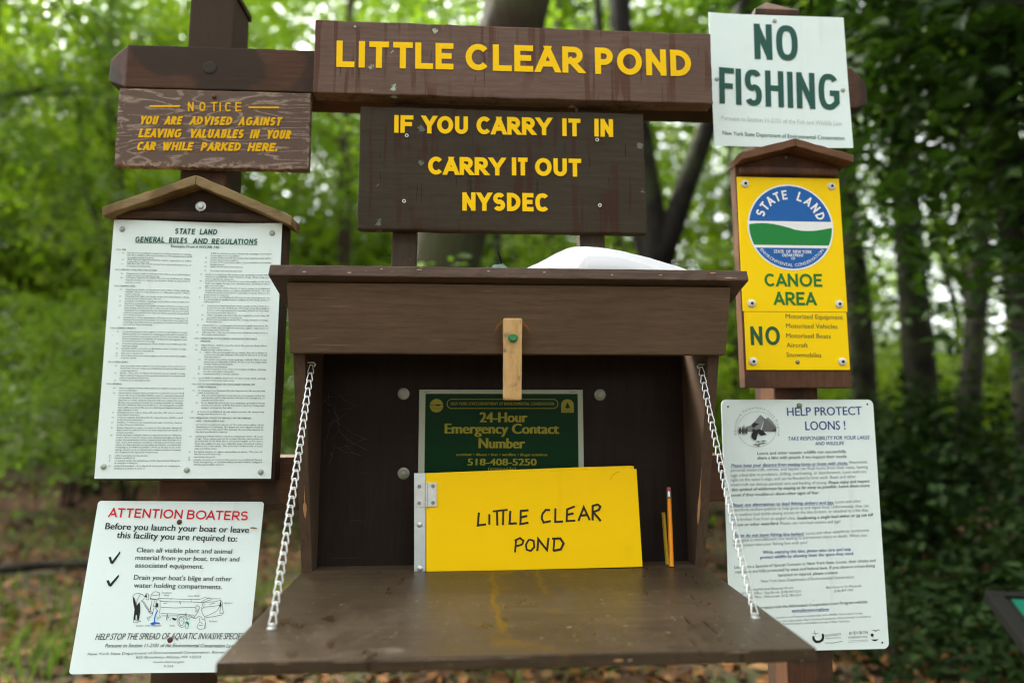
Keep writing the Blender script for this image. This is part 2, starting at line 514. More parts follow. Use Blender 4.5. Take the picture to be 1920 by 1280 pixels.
M['post'] = painted_wood("post_stain", (0.085, 0.040, 0.021), 'z', wear=(0.22, 0.12, 0.07), wear_amt=0.2, blot=(0.032, 0.024, 0.015), scratch=0.05, bump=0.4, rough=0.6)
M['beam'] = painted_wood("beam_stain", (0.080, 0.039, 0.021), 'x', wear=(0.22, 0.12, 0.07), wear_amt=0.12, blot=(0.028, 0.023, 0.015), scratch=0.05, bump=0.4, rough=0.6)
M['slat'] = painted_wood("slat_weathered", (0.060, 0.045, 0.030), 'z', wear=(0.42, 0.36, 0.26), wear_amt=0.8, scratch=0.1, bump=0.6, rough=0.75)
M['gable'] = painted_wood("gable_board_stain", (0.060, 0.034, 0.020), 'x', wear=(0.16, 0.12, 0.09), wear_amt=0.3, blot=(0.020, 0.014, 0.010), scratch=0.05, bump=0.4, rough=0.65)
M['cback'] = painted_wood("canoe_backing_stain", (0.10, 0.048, 0.025), 'z', wear=(0.20, 0.13, 0.08), wear_amt=0.2, blot=(0.055, 0.030, 0.02), scratch=0.05, bump=0.3, rough=0.6)
M['hat_old'] = painted_wood("hat_weathered", (0.25, 0.18, 0.085), 'x', wear=(0.06, 0.04, 0.02), wear_amt=0.8, blot=(0.12, 0.072, 0.034), scratch=0.1, bump=0.8, rough=0.8)
M['hat'] = painted_wood("hat_stain", (0.15, 0.075, 0.037), 'x', wear=(0.30, 0.2, 0.12), wear_amt=0.2, blot=(0.12, 0.055, 0.028), scratch=0.05, bump=0.4, rough=0.6)

def plywood_mat():
    """weathered plywood: pale raised grain contours under worn brown paint"""
    g = G("notice_plywood")
    v = g.map((2.0, 1, 12.0), (0.4, 0, 0.3))
    n = g.noise(1.6, v, 2.2, 0.5, 0.35)
    r_ = g.math('FRACT', g.math('MULTIPLY', n, 15.0))
    ln = g.math('SUBTRACT', 1.0, g.step(g.math('ABSOLUTE', g.math('SUBTRACT', r_, 0.5)), 0.05, 0.17))
    br = g.step(g.noise(70, g.map((1, 1, 3))), 0.32, 0.56)
    br2 = g.step(g.noise(10), 0.25, 0.48)
    f = g.math('MULTIPLY', g.math('MULTIPLY', ln, br), br2)
    base = g.mix(g.noise(30, grain_vec(g, 'x', 6)), (0.070, 0.038, 0.021), (0.11, 0.062, 0.035))
    zz = g.sep()[2]; xx = g.sep()[0]
    corner = g.step(g.math('ADD', g.math('ABSOLUTE', xx), g.math('MULTIPLY', g.noise(45), 0.03)), 0.182, 0.196)
    bot = g.math('SUBTRACT', 1.0, g.step(g.math('ADD', zz, g.math('MULTIPLY', g.noise(40), -0.03)), -0.012, 0.0))
    f2 = g.math('MULTIPLY', g.math('MAXIMUM', corner, bot), g.step(g.noise(90), 0.5, 0.6))
    c = g.mix(g.math('MULTIPLY', g.math('MAXIMUM', f, f2), 0.80), base, (0.29, 0.21, 0.145))
    return g.done(c, 0.7, 0, g.bump(g.math('ADD', f, g.noise(150)), 0.35, 0.001))
M['notice'] = plywood_mat()

def header_mat():
    """box front: scuffs plus the ring worn by the turning latch"""
    m = painted_wood("box_header_paint", (0.120, 0.080, 0.049), 'x', wear=(0.22, 0.17, 0.12), wear_amt=0.10, scratch=0.62, bump=0.12, rough=0.5)
    g = G.__new__(G); g.m = m; g.t = m.node_tree; g.b = g.t.nodes["Principled BSDF"]; g._co = None
    old = g.b.inputs["Base Color"].links[0].from_socket
    s_ = g.sep(g.map(loc=(-LATCH[0] + BOXO[0], 0, -LATCH[2] + BOXO[2])))
    rad = g.math('SQRT', g.math('ADD', g.math('MULTIPLY', s_[0], s_[0]), g.math('MULTIPLY', s_[2], s_[2])))
    wob = g.math('MULTIPLY', g.math('SUBTRACT', g.noise(90), 0.5), 0.006)
    d = g.math('ABSOLUTE', g.math('SUBTRACT', g.math('ADD', rad, wob), 0.0315))
    ring = g.math('MULTIPLY', g.math('SUBTRACT', 1.0, g.step(d, 0.0008, 0.0032)), g.step(s_[2], 0.006, 0.022))
    disc = g.math('MULTIPLY', g.math('SUBTRACT', 1.0, g.step(rad, 0.024, 0.036)), 0.45)
    c = g.mix(disc, old, (0.085, 0.050, 0.022))
    c = g.mix(g.math('MULTIPLY', ring, 0.85), c, (0.26, 0.11, 0.025))
    g.set(g.b.inputs["Base Color"], c)
    return m

def lid_mat():
    """writing shelf: rubbed brown paint with damp patches and ochre runs"""
    m = painted_wood("shelf_paint", (0.054, 0.038, 0.022), 'x', wear=(0.22, 0.18, 0.14), wear_amt=0.12, scratch=0.30, bump=0.12, rough=0.42)
    g = G.__new__(G); g.m = m; g.t = m.node_tree; g.b = g.t.nodes["Principled BSDF"]; g._co = None
    old = g.b.inputs["Base Color"].links[0].from_socket
    s_ = g.sep(); x, y = s_[0], s_[1]
    wet = g.step(g.noise(1.0, g.map((30, 13, 1), (0.7, 2.2, 0), (0, 0, 0.6)), 5, 0.65), 0.57, 0.65)
    wet = g.math('MULTIPLY', wet, g.step(g.noise(5.5, g.map(loc=(1.2, 0.5, 0))), 0.40, 0.58))
    wet2 = g.math('MULTIPLY', g.step(g.noise(1.0, g.map((70, 9, 1), (0, 0, 0), (0, 0, -0.7)), 4, .6), 0.58, 0.70), g.step(x, 0.10, 0.22))
    rub = g.step(g.noise(1.0, g.map((9, 4, 1), (5, 1, 0)), 4, .7), .5, .72)
    c = g.mix(g.math('MULTIPLY', rub, .35), old, (.100, .074, .047))
    w_ = g.math('MAXIMUM', wet, wet2)
    c = g.mix(g.math('MULTIPLY', w_, 0.72), c, (0.030, 0.017, 0.008))
    spk = g.step(g.noise(170, None, 2), .69, .72)
    c = g.mix(g.math('MULTIPLY', spk, .6), c, (.30, .24, .16))
    def run(cx, y0, y1, wd):
        wob = g.math('ADD', g.math('MULTIPLY', g.math('SUBTRACT', g.noise(20, g.map((1, 1, 1), (cx, 0, 0)), 3), 0.5), 0.05), g.math('MULTIPLY', g.math('SUBTRACT', g.noise(75), 0.5), 0.008))
        d = g.math('ABSOLUTE', g.math('SUBTRACT', g.math('ADD', x, wob), cx))
        a = g.math('SUBTRACT', 1.0, g.step(d, wd * 0.15, wd))
        a = g.math('MULTIPLY', a, g.step(g.noise(34, g.map((1, .5, 1), (cx, 2, 0)), 3), .20, .45))
        return g.math('MULTIPLY', a, g.math('MULTIPLY', g.step(y, y0, y0 + 0.03), g.math('SUBTRACT', 1.0, g.step(y, y1, y1 + 0.004))))
    och = g.math('MAXIMUM', run(-0.032, -0.415, -0.092, 0.0075), run(0.047, -0.245, -0.092, 0.0065))
    bl = g.step(g.noise(17, g.map(loc=(3, 1, 0)), 5, .65), 0.56, 0.68)
    bl = g.math('MULTIPLY', bl, g.math('SUBTRACT', 1.0, g.step(g.math('ABSOLUTE', g.math('SUBTRACT', x, 0.05)), 0.08, 0.2)))
    c = g.mix(g.math('MULTIPLY', g.math('MAXIMUM', och, g.math('MULTIPLY', bl, 0.6)), 0.8), c, (0.115, 0.062, 0.007))
    g.set(g.b.inputs["Roughness"], g.math('SUBTRACT', g.math('ADD', .36, g.math('MULTIPLY', rub, .15)), g.math('MULTIPLY', w_, .14)))
    g.set(g.b.inputs["Base Color"], c)
    return m

def sheet_mat(name, col, dirt=(0.45, 0.43, 0.36), amt=0.25, rough=0.38):
    g = G(name)
    n = g.noise(5, None, 5, 0.6)
    c = g.mix(g.math('MULTIPLY', g.step(n, 0.5, 0.8), amt), col, dirt)
    st = g.step(g.noise(1.0, g.map((34, 34, 2.2)), 3, .6), .58, .78)
    c = g.mix(g.math('MULTIPLY', g.math('MULTIPLY', st, g.step(g.noise(4, g.map(loc=(2, 0, 1))), .42, .62)), .16), c, dirt)
    sp = g.step(g.noise(140, None, 2), 0.74, 0.76)
    c = g.mix(g.math('MULTIPLY', sp, 0.5), c, dirt)
    return g.done(c, g.math('ADD', rough, g.math('MULTIPLY', n, 0.15)), 0, g.bump(g.noise(3), 0.08, 0.004), 0.10)
M['white'] = sheet_mat("white_sign_sheet", (0.75, 0.872, 0.825))
M['white2'] = sheet_mat("white_enamel", (0.76, 0.88, 0.832), amt=0.18)
M['yellow'] = sheet_mat("yellow_sign_sheet", (0.95, 0.64, 0.001), (0.75, 0.48, 0.003), 0.25)
M['book'] = sheet_mat("yellow_book_cover", (0.97, 0.60, 0.0008), (0.72, 0.40, 0.001), 0.4, 0.42)
M['yletter'] = sheet_mat("yellow_letter_paint", (0.92, 0.57, 0.004), (0.60, 0.34, 0.01), 0.25, 0.5)
M['yworn'] = sheet_mat("worn_yellow_paint", (0.72, 0.40, 0.006), (0.16, 0.09, 0.03), 0.75, 0.6)
def ink(name, c, rough=0.5): return plain(name, c, rough, 0, 0.06)
M['dkgreen'] = ink("dark_green_ink", (0.004, 0.075, 0.050))
M['txtgreen'] = ink("green_text_ink", (0.012, 0.095, 0.060))
M['body'] = ink("grey_green_text_ink", (0.012, 0.040, 0.033))
M['head'] = ink("green_heading_ink", (0.03, 0.085, 0.07))
M['red'] = ink("red_ink", (0.60, 0.008, 0.016))
M['black'] = ink("black_ink", (0.015, 0.016, 0.018))
M['grey'] = ink("grey_ink", (0.22, 0.24, 0.23))
M['dgrey'] = ink("dark_grey_ink", (0.06, 0.065, 0.065))
M['mgrey'] = ink("mid_grey_ink", (0.14, 0.15, 0.145))
M['faded'] = ink("faded_green_ink", (0.50, 0.56, 0.53))
M['blue'] = ink("blue_ink", (0.018, 0.045, 0.22))
M['cblue'] = ink("emblem_blue", (0.002, 0.105, 0.37))
M['cgreen'] = ink("emblem_green", (0.004, 0.21, 0.030))
M['lgreen'] = ink("canoe_green_ink", (0.006, 0.16, 0.020))
M['ngreen'] = ink("no_green_ink", (0.010, 0.085, 0.030))
M['tgreen'] = ink("olive_text_ink", (0.12, 0.12, 0.02))
M['wink'] = ink("white_ink", (0.80, 0.82, 0.78))
M['wblue'] = ink("water_blue_ink", (0.01, 0.14, 0.60))
M['wgreen'] = ink("weed_green_ink", (0.01, 0.33, 0.13))
M['emgreen'] = sheet_mat("emergency_green", (0.001, 0.028, 0.006), (0.003, 0.045, 0.012), 0.3, 0.35)
M['emwhite'] = ink("emergency_border", (0.40, 0.44, 0.33))
M['emyel'] = ink("emergency_yellow", (0.26, 0.23, 0.006))
M['pen'] = ink("marker_ink", (0.020, 0.014, 0.006))
def metal(name, col, rough, var=0.25):
    g = G(name)
    n = g.noise(120, None, 4)
    c = g.mix(n, tuple(x * (1 - var) for x in col), tuple(min(1, x * (1 + var)) for x in col))
    return g.done(c, g.math('ADD', rough - 0.08, g.math('MULTIPLY', n, 0.2)), 0.85, g.bump(n, 0.1, 0.0005))
M['zinc'] = metal("zinc_metal", (0.62, 0.64, 0.60), 0.38)
M['chain'] = metal("chain_zinc", (0.62, 0.64, 0.60), 0.36, 0.25)
M['dull'] = metal("dull_zinc", (0.24, 0.245, 0.19), 0.45, .5)
M['alu'] = metal("aluminium_strip", (0.62, 0.66, 0.62), 0.42, 0.1)
M['rusty'] = metal("rusty_screw", (0.14, 0.065, 0.035), 0.65)
M['nylon'] = plain("white_washer", (0.66, 0.66, 0.58), 0.45)
M['pin'] = plain("sign_pin", (0.36, 0.40, 0.35), 0.5, 0.4)
M['gscrew'] = plain("green_screw_paint", (0.035, 0.21, 0.065), 0.35)
M['knot'] = plain("old_bolt", (0.035, 0.027, 0.017), 0.8)
M['darkhole'] = plain("dark_hole", (0.02, 0.017, 0.012), 0.8)
M['foam'] = plain("white_foam", (0.62, 0.62, 0.61), 0.7, 0, 0.03, 200)
M['lump'] = plain("mossy_green", (0.10, 0.16, 0.11), 0.5, 0, 0.8, 160)
M['rubber'] = plain("pink_eraser", (0.48, 0.09, 0.11), 0.7)
M['ferrule'] = metal("pencil_ferrule", (0.62, 0.58, 0.52), 0.35)
M['pencil'] = plain("orange_pencil_paint", (0.80, 0.27, 0.008), 0.35, 0, 0.05)
M['pencil2'] = plain("worn_pencil_paint", (0.42, 0.26, 0.010), 0.5, 0, 0.35, 200)
M['frame'] = plain("black_sign_frame", (0.008, 0.008, 0.007), 0.7, 0, .12, 60, .03)
M['teal'] = plain("teal_panel", (0.0015, 0.060, 0.034), 0.4)
M['web'] = plain("spider_silk", (0.16, 0.16, 0.15), 0.6)
def latch_mat():
    g = G("latch_raw_wood")
    n = g.noise(9, grain_vec(g, 'z', 9), 5, 0.6)
    c = g.ramp(n, [(0.25, (0.50, 0.29, 0.10)), (0.5, (0.68, 0.43, 0.17)), (0.8, (0.76, 0.53, 0.25))])
    d = g.math('MULTIPLY', g.step(g.noise(55), 0.5, 0.68), g.step(g.noise(18, g.map(loc=(0.2, 0, 0.1))), 0.42, 0.6))
    c = g.mix(g.math('MULTIPLY', d, 0.75), c, (0.11, 0.085, 0.06))
    return g.done(c, 0.7, 0, g.bump(n, 0.3, 0.001))
M['latch'] = latch_mat()

# ---------------------------------------------------------------- lettering
def clip_poly(p, ylo, yhi):
    for sgn, lim in ((1, ylo), (-1, -yhi)):
        out = []
        for i in range(len(p)):
            a, b = p[i], p[(i + 1) % len(p)]
            da, db = sgn * a[1] - lim, sgn * b[1] - lim
            if da >= 0: out.append(a)
            if (da >= 0) != (db >= 0):
                t = da / (da - db); out.append((a[0] + (b[0] - a[0]) * t, a[1] + (b[1] - a[1]) * t))
        p = out
        if len(p) < 3: return []
    return p

def ribbon(pts, t, ext=0.0, closed=False):
    """list of quads along a polyline, mitred"""
    P = [np.array(p, float) for p in pts]
    if closed and np.allclose(P[0], P[-1]): P = P[:-1]
    n = len(P)
    if not closed and ext:
        d = P[0] - P[1]; P[0] = P[0] + d / max(1e-9, np.hypot(*d)) * ext
        d = P[-1] - P[-2]; P[-1] = P[-1] + d / max(1e-9, np.hypot(*d)) * ext
    L = []
    for i in range(n):
        a = P[i] - P[i - 1] if (i > 0 or closed) else P[1] - P[0]
        b = P[(i + 1) % n] - P[i] if (i < n - 1 or closed) else a
        a = a / max(1e-9, np.hypot(*a)); b = b / max(1e-9, np.hypot(*b))
        na, nb = np.array((-a[1], a[0])), np.array((-b[1], b[0]))
        m = na + nb; m = m / max(1e-9, np.hypot(*m))
        k = t / 2 / max(0.35, float(m @ na))
        L.append((P[i] + m * k, P[i] - m * k))
    Q = []
    for i in range(n if closed else n - 1):
        j = (i + 1) % n
        Q.append([tuple(L[i][0]), tuple(L[i][1]), tuple(L[j][1]), tuple(L[j][0])])
    return Q

def oval(w_, h_, a0, a1, n=28, cx=None, cy=None):
    e = 2.0 if w_ > 0.7 * h_ else 2.5
    o = []
    for k in range(n + 1):
        a = R(a0 + (a1 - a0) * k / n); c, s_ = math.cos(a), math.sin(a)
        o.append(((w_ / 2 if cx is None else cx) + w_ / 2 * math.copysign(abs(c) ** (2 / e), c), (h_ / 2 if cy is None else cy) + h_ / 2 * math.copysign(abs(s_) ** (2 / e), s_)))
    return o

def glyph(ch, w_, h_):
    """strokes (closed?, points) in the box 0..w, 0..h of stroke centres"""
    S = []
    def s(*p, c=False): S.append((c, list(p)))
    def bowl(y0, y1, x):   # right-hand bowl from (0,y1) round to (0,y0)
        r_ = (y1 - y0) / 2; r_ = min(r_, x)
        return [(0, y1), (x - r_, y1)] + [(x - r_ + r_ * math.cos(R(a)), (y0 + y1) / 2 + (y1 - y0) / 2 * math.sin(R(a))) for a in range(75, -76, -15)] + [(x - r_, y0), (0, y0)]
    if ch == 'I': s((0, 0), (0, h_))
    elif ch == 'L': s((0, h_), (0, 0), (w_, 0))
    elif ch == 'T': s((0, h_), (w_, h_)); s((w_ / 2, h_), (w_ / 2, 0))
    elif ch == 'E': s((w_, h_), (0, h_), (0, 0), (w_, 0)); s((0, h_ * .52), (w_ * .85, h_ * .52))
    elif ch == 'F': s((w_, h_), (0, h_), (0, 0)); s((0, h_ * .5), (w_ * .85, h_ * .5))
    elif ch == 'H': s((0, 0), (0, h_)); s((w_, 0), (w_, h_)); s((0, h_ * .52), (w_, h_ * .52))
    elif ch == 'N': s((0, 0), (0, h_)); s((w_, 0), (w_, h_)); s((0, h_), (w_, 0))
    elif ch == 'A': s((0, 0), (w_ / 2, h_)); s((w_, 0), (w_ / 2, h_)); s((w_ * .17, h_ * .27), (w_ * .83, h_ * .27))
    elif ch == 'V': s((0, h_), (w_ / 2, 0)); s((w_, h_), (w_ / 2, 0))
    elif ch == 'W': s((0, h_), (w_ * .27, 0)); s((w_ * .27, 0), (w_ / 2, h_)); s((w_ / 2, h_), (w_ * .73, 0)); s((w_ * .73, 0), (w_, h_))
    elif ch == 'M': s((0, 0), (0, h_)); s((w_, 0), (w_, h_)); s((0, h_), (w_ / 2, 0)); s((w_, h_), (w_ / 2, 0))
    elif ch == 'Y': s((0, h_), (w_ / 2, h_ * .42), (w_, h_)); s((w_ / 2, h_ * .42), (w_ / 2, 0))
    elif ch == 'K': s((0, 0), (0, h_)); s((w_, h_), (0, h_ * .36)); s((w_ * .30, h_ * .60), (w_, 0))
    elif ch == 'O': s(*oval(w_, h_, 0, 360)[:-1], c=True)
    elif ch == 'C': s(*oval(w_, h_, 42, 318))
    elif ch == 'G': s(*oval(w_, h_, 42, 300)[:-1], (w_, h_ * .16), (w_, h_ * .46), (w_ * .55, h_ * .46))
    elif ch == 'U':
        s((0, h_), *oval(w_, min(h_, w_), 180, 360, 14, cy=min(h_, w_) / 2), (w_, h_))
    elif ch == 'D': s(*bowl(0, h_, w_), c=True)
    elif ch == 'P': s((0, 0), (0, h_)); s(*bowl(h_ * .44, h_, w_))
    elif ch == 'R': s((0, 0), (0, h_)); s(*bowl(h_ * .44, h_, w_)); s((w_ * .50, h_ * .38), (w_, 0))
    elif ch == 'B': s((0, 0), (0, h_)); s(*bowl(h_ * .53, h_, w_ * .92)); s(*bowl(0, h_ * .53, w_))
    elif ch == 'S':
        t = oval(w_, h_ * .52, 28, 262, 16, cy=h_ * .74); b = oval(w_, h_ * .52, 82, -152, 16, cy=h_ * .26)
        s(*t, *b)
    elif ch == '.': s((0, 0), (0, 0.001))
    return S
GW = dict(I=0, L=.56, T=.64, E=.56, F=.54, H=.72, N=.72, A=.80, V=.8, W=1.15, M=.9, Y=.78, K=.72, O=.95, C=.82, G=.86, U=.70, D=.76, P=.60, R=.64, B=.64, S=.62)
GW['.'] = 0

class Ink:
    """flat lettering gathered in a sign's own plane: (a, b) metres right and up from the sign's origin"""
    def __init__(s): s.v = []; s.f = []; s.k = 0; s.cuts = []
    def cut(s):
        if s.f and (not s.cuts or s.cuts[-1][1] != len(s.f)): s.cuts.append((len(s.v), len(s.f)))
    def poly(s, p, dy=0.0):
        b = len(s.v); s.v += [(q[0], dy, q[1]) for q in p]; s.f.append(tuple(range(b, b + len(p))))
    def stroke(s, pts, t, closed=False, ext=0.0, clip=None, xf=None, clipx=None):
        s.k += 1; dy = -0.00004 * (s.k % 9)
        for q in ribbon(pts, t, ext, closed):
            if clip: q = clip_poly(q, *clip)
            if clipx and q: q = [(y, x) for x, y in clip_poly([(y, x) for x, y in q], *clipx)][::1]
            if q: s.poly([xf(*p) for p in q] if xf else q, dy)
    def disc(s, c, r_, n=28, ry=None, dy=0.0):
        s.poly([(c[0] + r_ * math.cos(2 * math.pi * k / n), c[1] + (ry or r_) * math.sin(2 * math.pi * k / n)) for k in range(n)], dy)
    def word(s, txt, a0, b0, a1, b1, cap, t, shear=0.0, gap=0.2, wk=None, round_=False):
        """routed or printed capitals that fill a0..a1; t = stroke / cap height"""
        s.cut()
        th = t * cap; L = math.hypot(a1 - a0, b1 - b0); ca, sa = (a1 - a0) / L, (b1 - b0) / L
        L -= shear * cap
        ws = sum(GW[c] for c in txt); g_ = gap * cap
        kern = [-.13 * cap if p in ('CA', 'LA', 'AT', 'TA', 'AV', 'VA', 'AY', 'YA', 'AC', 'LV', 'RA', 'OA') else (-.06 * cap if p in ('AN', 'AL', 'FI', 'LT', 'LY', 'AD', 'LE', 'TL', 'CO', 'EA', 'AR', 'YO') else (-.07 * cap if p[0] == 'C' and len(p) > 1 else 0)) for p in (txt[i:i + 2] for i in range(len(txt)))]
        free = L - th * len(txt) - g_ * (len(txt) - 1) - sum(kern)
        k = free / ws if ws > 0 else 0
        if wk and k > wk * cap and len(txt) > 1:
            k = wk * cap; g_ = (L - th * len(txt) - k * ws) / (len(txt) - 1)
        x = th / 2
        for ci, c in enumerate(txt):
            gw = GW[c] * k
            def xf(px, py, x=x):
                px = px + x + shear * (py + th / 2); py = py + th / 2
                return (a0 + px * ca - py * sa, b0 + px * sa + py * ca)
            for cl, pts in glyph(c, gw, cap - th):
                diag = len(pts) == 2 and abs(pts[0][0] - pts[1][0]) > 1e-6 and abs(pts[0][1] - pts[1][1]) > 1e-6
                e = th * (0.5 if not diag else 1.0)
                if c in 'CGS': e = 0
                if c == 'Y' and len(pts) == 3: e = th
                if c == '.': e = th / 2
                s.stroke(pts, th, cl, e, (-th / 2, cap - th / 2), xf, (-th / 2, gw + th / 2) if c in 'NMK' else None)
            x += gw + th + g_ + kern[ci]
    def font(s, txt, a0, b0, a1, b1, cap, bold=0.0, shear=0.0, res=3, fit=True, cut=True):
        """set in the plain font; heavier weights are the same outline laid down again a hair to the side"""
        if cut: s.cut()
        v, f, wd = text_mesh(txt, res)
        L = math.hypot(a1 - a0, b1 - b0); ca, sa = (a1 - a0) / L, (b1 - b0) / L
        ky = cap / CAPH; kx = (L / (wd + 2 * bold)) if fit else ky
        for i, sh in enumerate((0,) if not bold else ((-1, 1) if bold < .02 else (-1, 0, 1))):
            b = len(s.v)
            for x, y in v:
                px, py = (x + bold * (1 + sh)) * kx + shear * y * ky, y * ky
                s.v.append((a0 + px * ca - py * sa, -.00003 * i, b0 + px * sa + py * ca))
            s.f += [tuple(j + b for j in q) for q in f]
    def arc(s, txt, c, r_, a0, a1, cap, bold=0.0, flip=False, stroke=None, squeeze=1.0, res=3):
        """letters spaced evenly round an arc (degrees), upright outwards, or inwards if flip"""
        n = len(txt)
        adv = [0.5 * (CW.get(p, .55) + CW.get(q, .55)) for p, q in zip(txt, txt[1:])]
        tot = sum(adv) or 1; acc = 0
        for i, ch in enumerate(txt):
            a = R(a0 + (a1 - a0) * acc / tot)
            if i < n - 1: acc += adv[i]
            if ch == ' ': continue
            up = np.array((math.cos(a), math.sin(a))); 
            if flip: up = -up
            ri = np.array((up[1], -up[0]))
            o = np.array(c) + np.array((math.cos(a), math.sin(a))) * r_
            if stroke:
                th = stroke * cap; gw = GW[ch] * cap * .82 * squeeze
                def xf(px, py):
                    q = o + ri * (px - gw / 2) + up * (py - cap / 2 + th / 2); return (q[0], q[1])
                for cl, pts in glyph(ch, gw, cap - th):
                    diag = len(pts) == 2 and abs(pts[0][0] - pts[1][0]) > 1e-6 and abs(pts[0][1] - pts[1][1]) > 1e-6
                    s.stroke(pts, th, cl, 0 if ch in 'CGS' else th * (1.0 if diag else .5), (-th / 2, cap - th / 2), xf)
            else:
                v, f, wd = text_mesh(ch, res); k = cap / CAPH; b = len(s.v)
                for x, y in v:
                    q = o + ri * ((x - wd / 2) * k * squeeze) + up * ((y - CAPH / 2) * k); s.v.append((q[0], 0.0, q[1]))
                s.f += [tuple(j + b for j in q_) for q_ in f]
    def build(s, name, mat, parent, y=-0.0006, bend=None):
        """one mesh per word or line"""
        ends = [c for c in s.cuts if c[1] < len(s.f)] + [(len(s.v), len(s.f))]; v0 = f0 = 0
        for v1, f1 in ends:
            v = [(p[0], p[1] + y + (bend(p[0], p[2]) if bend else 0), p[2]) for p in s.v[v0:v1]]
            me = bpy.data.meshes.new(name); me.from_pydata(v, [], [tuple(i - v0 for i in q) for q in s.f[f0:f1]])
            bm = bmesh.new(); bm.from_mesh(me)
            for q in bm.faces:
                q.normal_update()
                if q.normal.y > 0: q.normal_flip()
            bm.to_mesh(me); bm.free()
            o = link(name, me, mat, parent); v0, f0 = v1, f1
        return o
CW = {'I': .3, 'i': .25, 'l': .25, ' ': .35, 'W': .95, 'M': .85, 'O': .75, 'w': .75, 'm': .85, 'r': .38, 't': .36, 'f': .34, '.': .25}
_tc = {}
def text_mesh(txt, res=3):
    key = (txt, res)
    if key in _tc: return _tc[key]
    c = bpy.data.curves.new("text", 'FONT')
    c.body = txt; c.resolution_u = res; c.fill_mode = 'FRONT'
    o = bpy.data.objects.new("text", c); COL.objects.link(o)
    me = bpy.data.meshes.new_from_object(o.evaluated_get(bpy.context.evaluated_depsgraph_get()))
    v = [(p.co.x, p.co.y) for p in me.vertices]; f = [tuple(p.vertices) for p in me.polygons]
    x0 = min(p[0] for p in v); x1 = max(p[0] for p in v)
    v = [(p[0] - x0, p[1]) for p in v]
    bpy.data.objects.remove(o); bpy.data.curves.remove(c); bpy.data.meshes.remove(me)
    _tc[key] = (v, f, x1 - x0)
    return _tc[key]
CAPH = max(p[1] for p in text_mesh("H")[0])

# ---------------------------------------------------------------- sign kiosk frame
PF = 1.29                                   # front plane of the posts
fr = tag(empty("sign_kiosk", (0.063, 1.335, 0)), "dark brown stained timber frame of two posts, beam and rail carrying the signs", "sign frame")
FO = fr.location
def frame_part(mb, name, mat, **k): return mb.build(name, mat, fr, FO, **k)
for x0, x1 in ((-0.5606, -0.4736), (0.5996, 0.6885)):
    mb = MB(); zt = 2.10; xc = (x0 + x1) / 2; yb = PF + 0.089
    mb.box(x0, x1, PF, yb, -0.3, zt)
    frame_part(mb, "post", M['post'], bevel=0.004, cuts={'z': 30}, jit=0.0012)
    mb = MB(); b = [(x0 - .004, PF - .004, zt), (x1 + .004, PF - .004, zt), (x1 + .004, yb + .004, zt), (x0 - .004, yb + .004, zt)]
    mb.add(b + [(p[0], p[1], zt + .012) for p in b] + [(xc, PF + .0445, zt + 0.06)], [(3, 2, 1, 0), (0, 1, 5, 4), (1, 2, 6, 5), (2, 3, 7, 6), (3, 0, 4, 7), (4, 5, 8), (5, 6, 8), (6, 7, 8), (7, 4, 8)])
    frame_part(mb, "post_cap", M['post'], bevel=0.002)
def beam(x0, x1, z0, z1, y0, tip):
    mb = MB(); y1 = y0 + 0.089; yc, zc = (y0 + y1) / 2, (z0 + z1) / 2
    a = [(y0, z0), (y0, z1), (y1, z1), (y1, z0)]
    v = [(x0, *p) for p in a] + [(x1, *p) for p in a]
    f = [(0, 1, 5, 4), (1, 2, 6, 5), (2, 3, 7, 6), (3, 0, 4, 7)]
    if tip:
        s_ = [(yc + (p[0] - yc) * .5, zc + (p[1] - zc) * .5) for p in a]
        v += [(x0 - tip, *p) for p in s_] + [(x1 + tip, *p) for p in s_]
        f += [(i, (i + 1) % 4, 8 + (i + 1) % 4, 8 + i) for i in range(4)] + [(4 + i, 12 + i, 12 + (i + 1) % 4, 4 + (i + 1) % 4) for i in range(4)] + [(8, 9, 10, 11), (15, 14, 13, 12)]
    else: f += [(3, 2, 1, 0), (4, 5, 6, 7)]
    return mb.add(v, f)
frame_part(beam(-0.6725, 0.800, 1.8990, 1.9868, PF - .002, 0.044), "beam", M['beam'], bevel=0.002, cuts={'x': 40}, jit=0.0012)
frame_part(beam(-0.5640, 0.6900, 1.098, 1.186, PF - .002, 0), "rail", M['beam'], bevel=0.003, cuts={'x': 40}, jit=0.001)
for x0, x1 in ((-0.1474, -0.1023), (0.2106, 0.2605)):
    mb = MB().box(x0, x1, 1.251, PF - .003, 1.455, 1.985)
    frame_part(mb, "slat", M['slat'], bevel=0.002, cuts={'z': 24}, jit=0.0012)
mb = MB().lathe([(.013, 0), (.013, .001), (.010, .0018)], (-0.5145, PF - .002, 1.9435)); frame_part(mb, "beam_bolt", M['knot'])

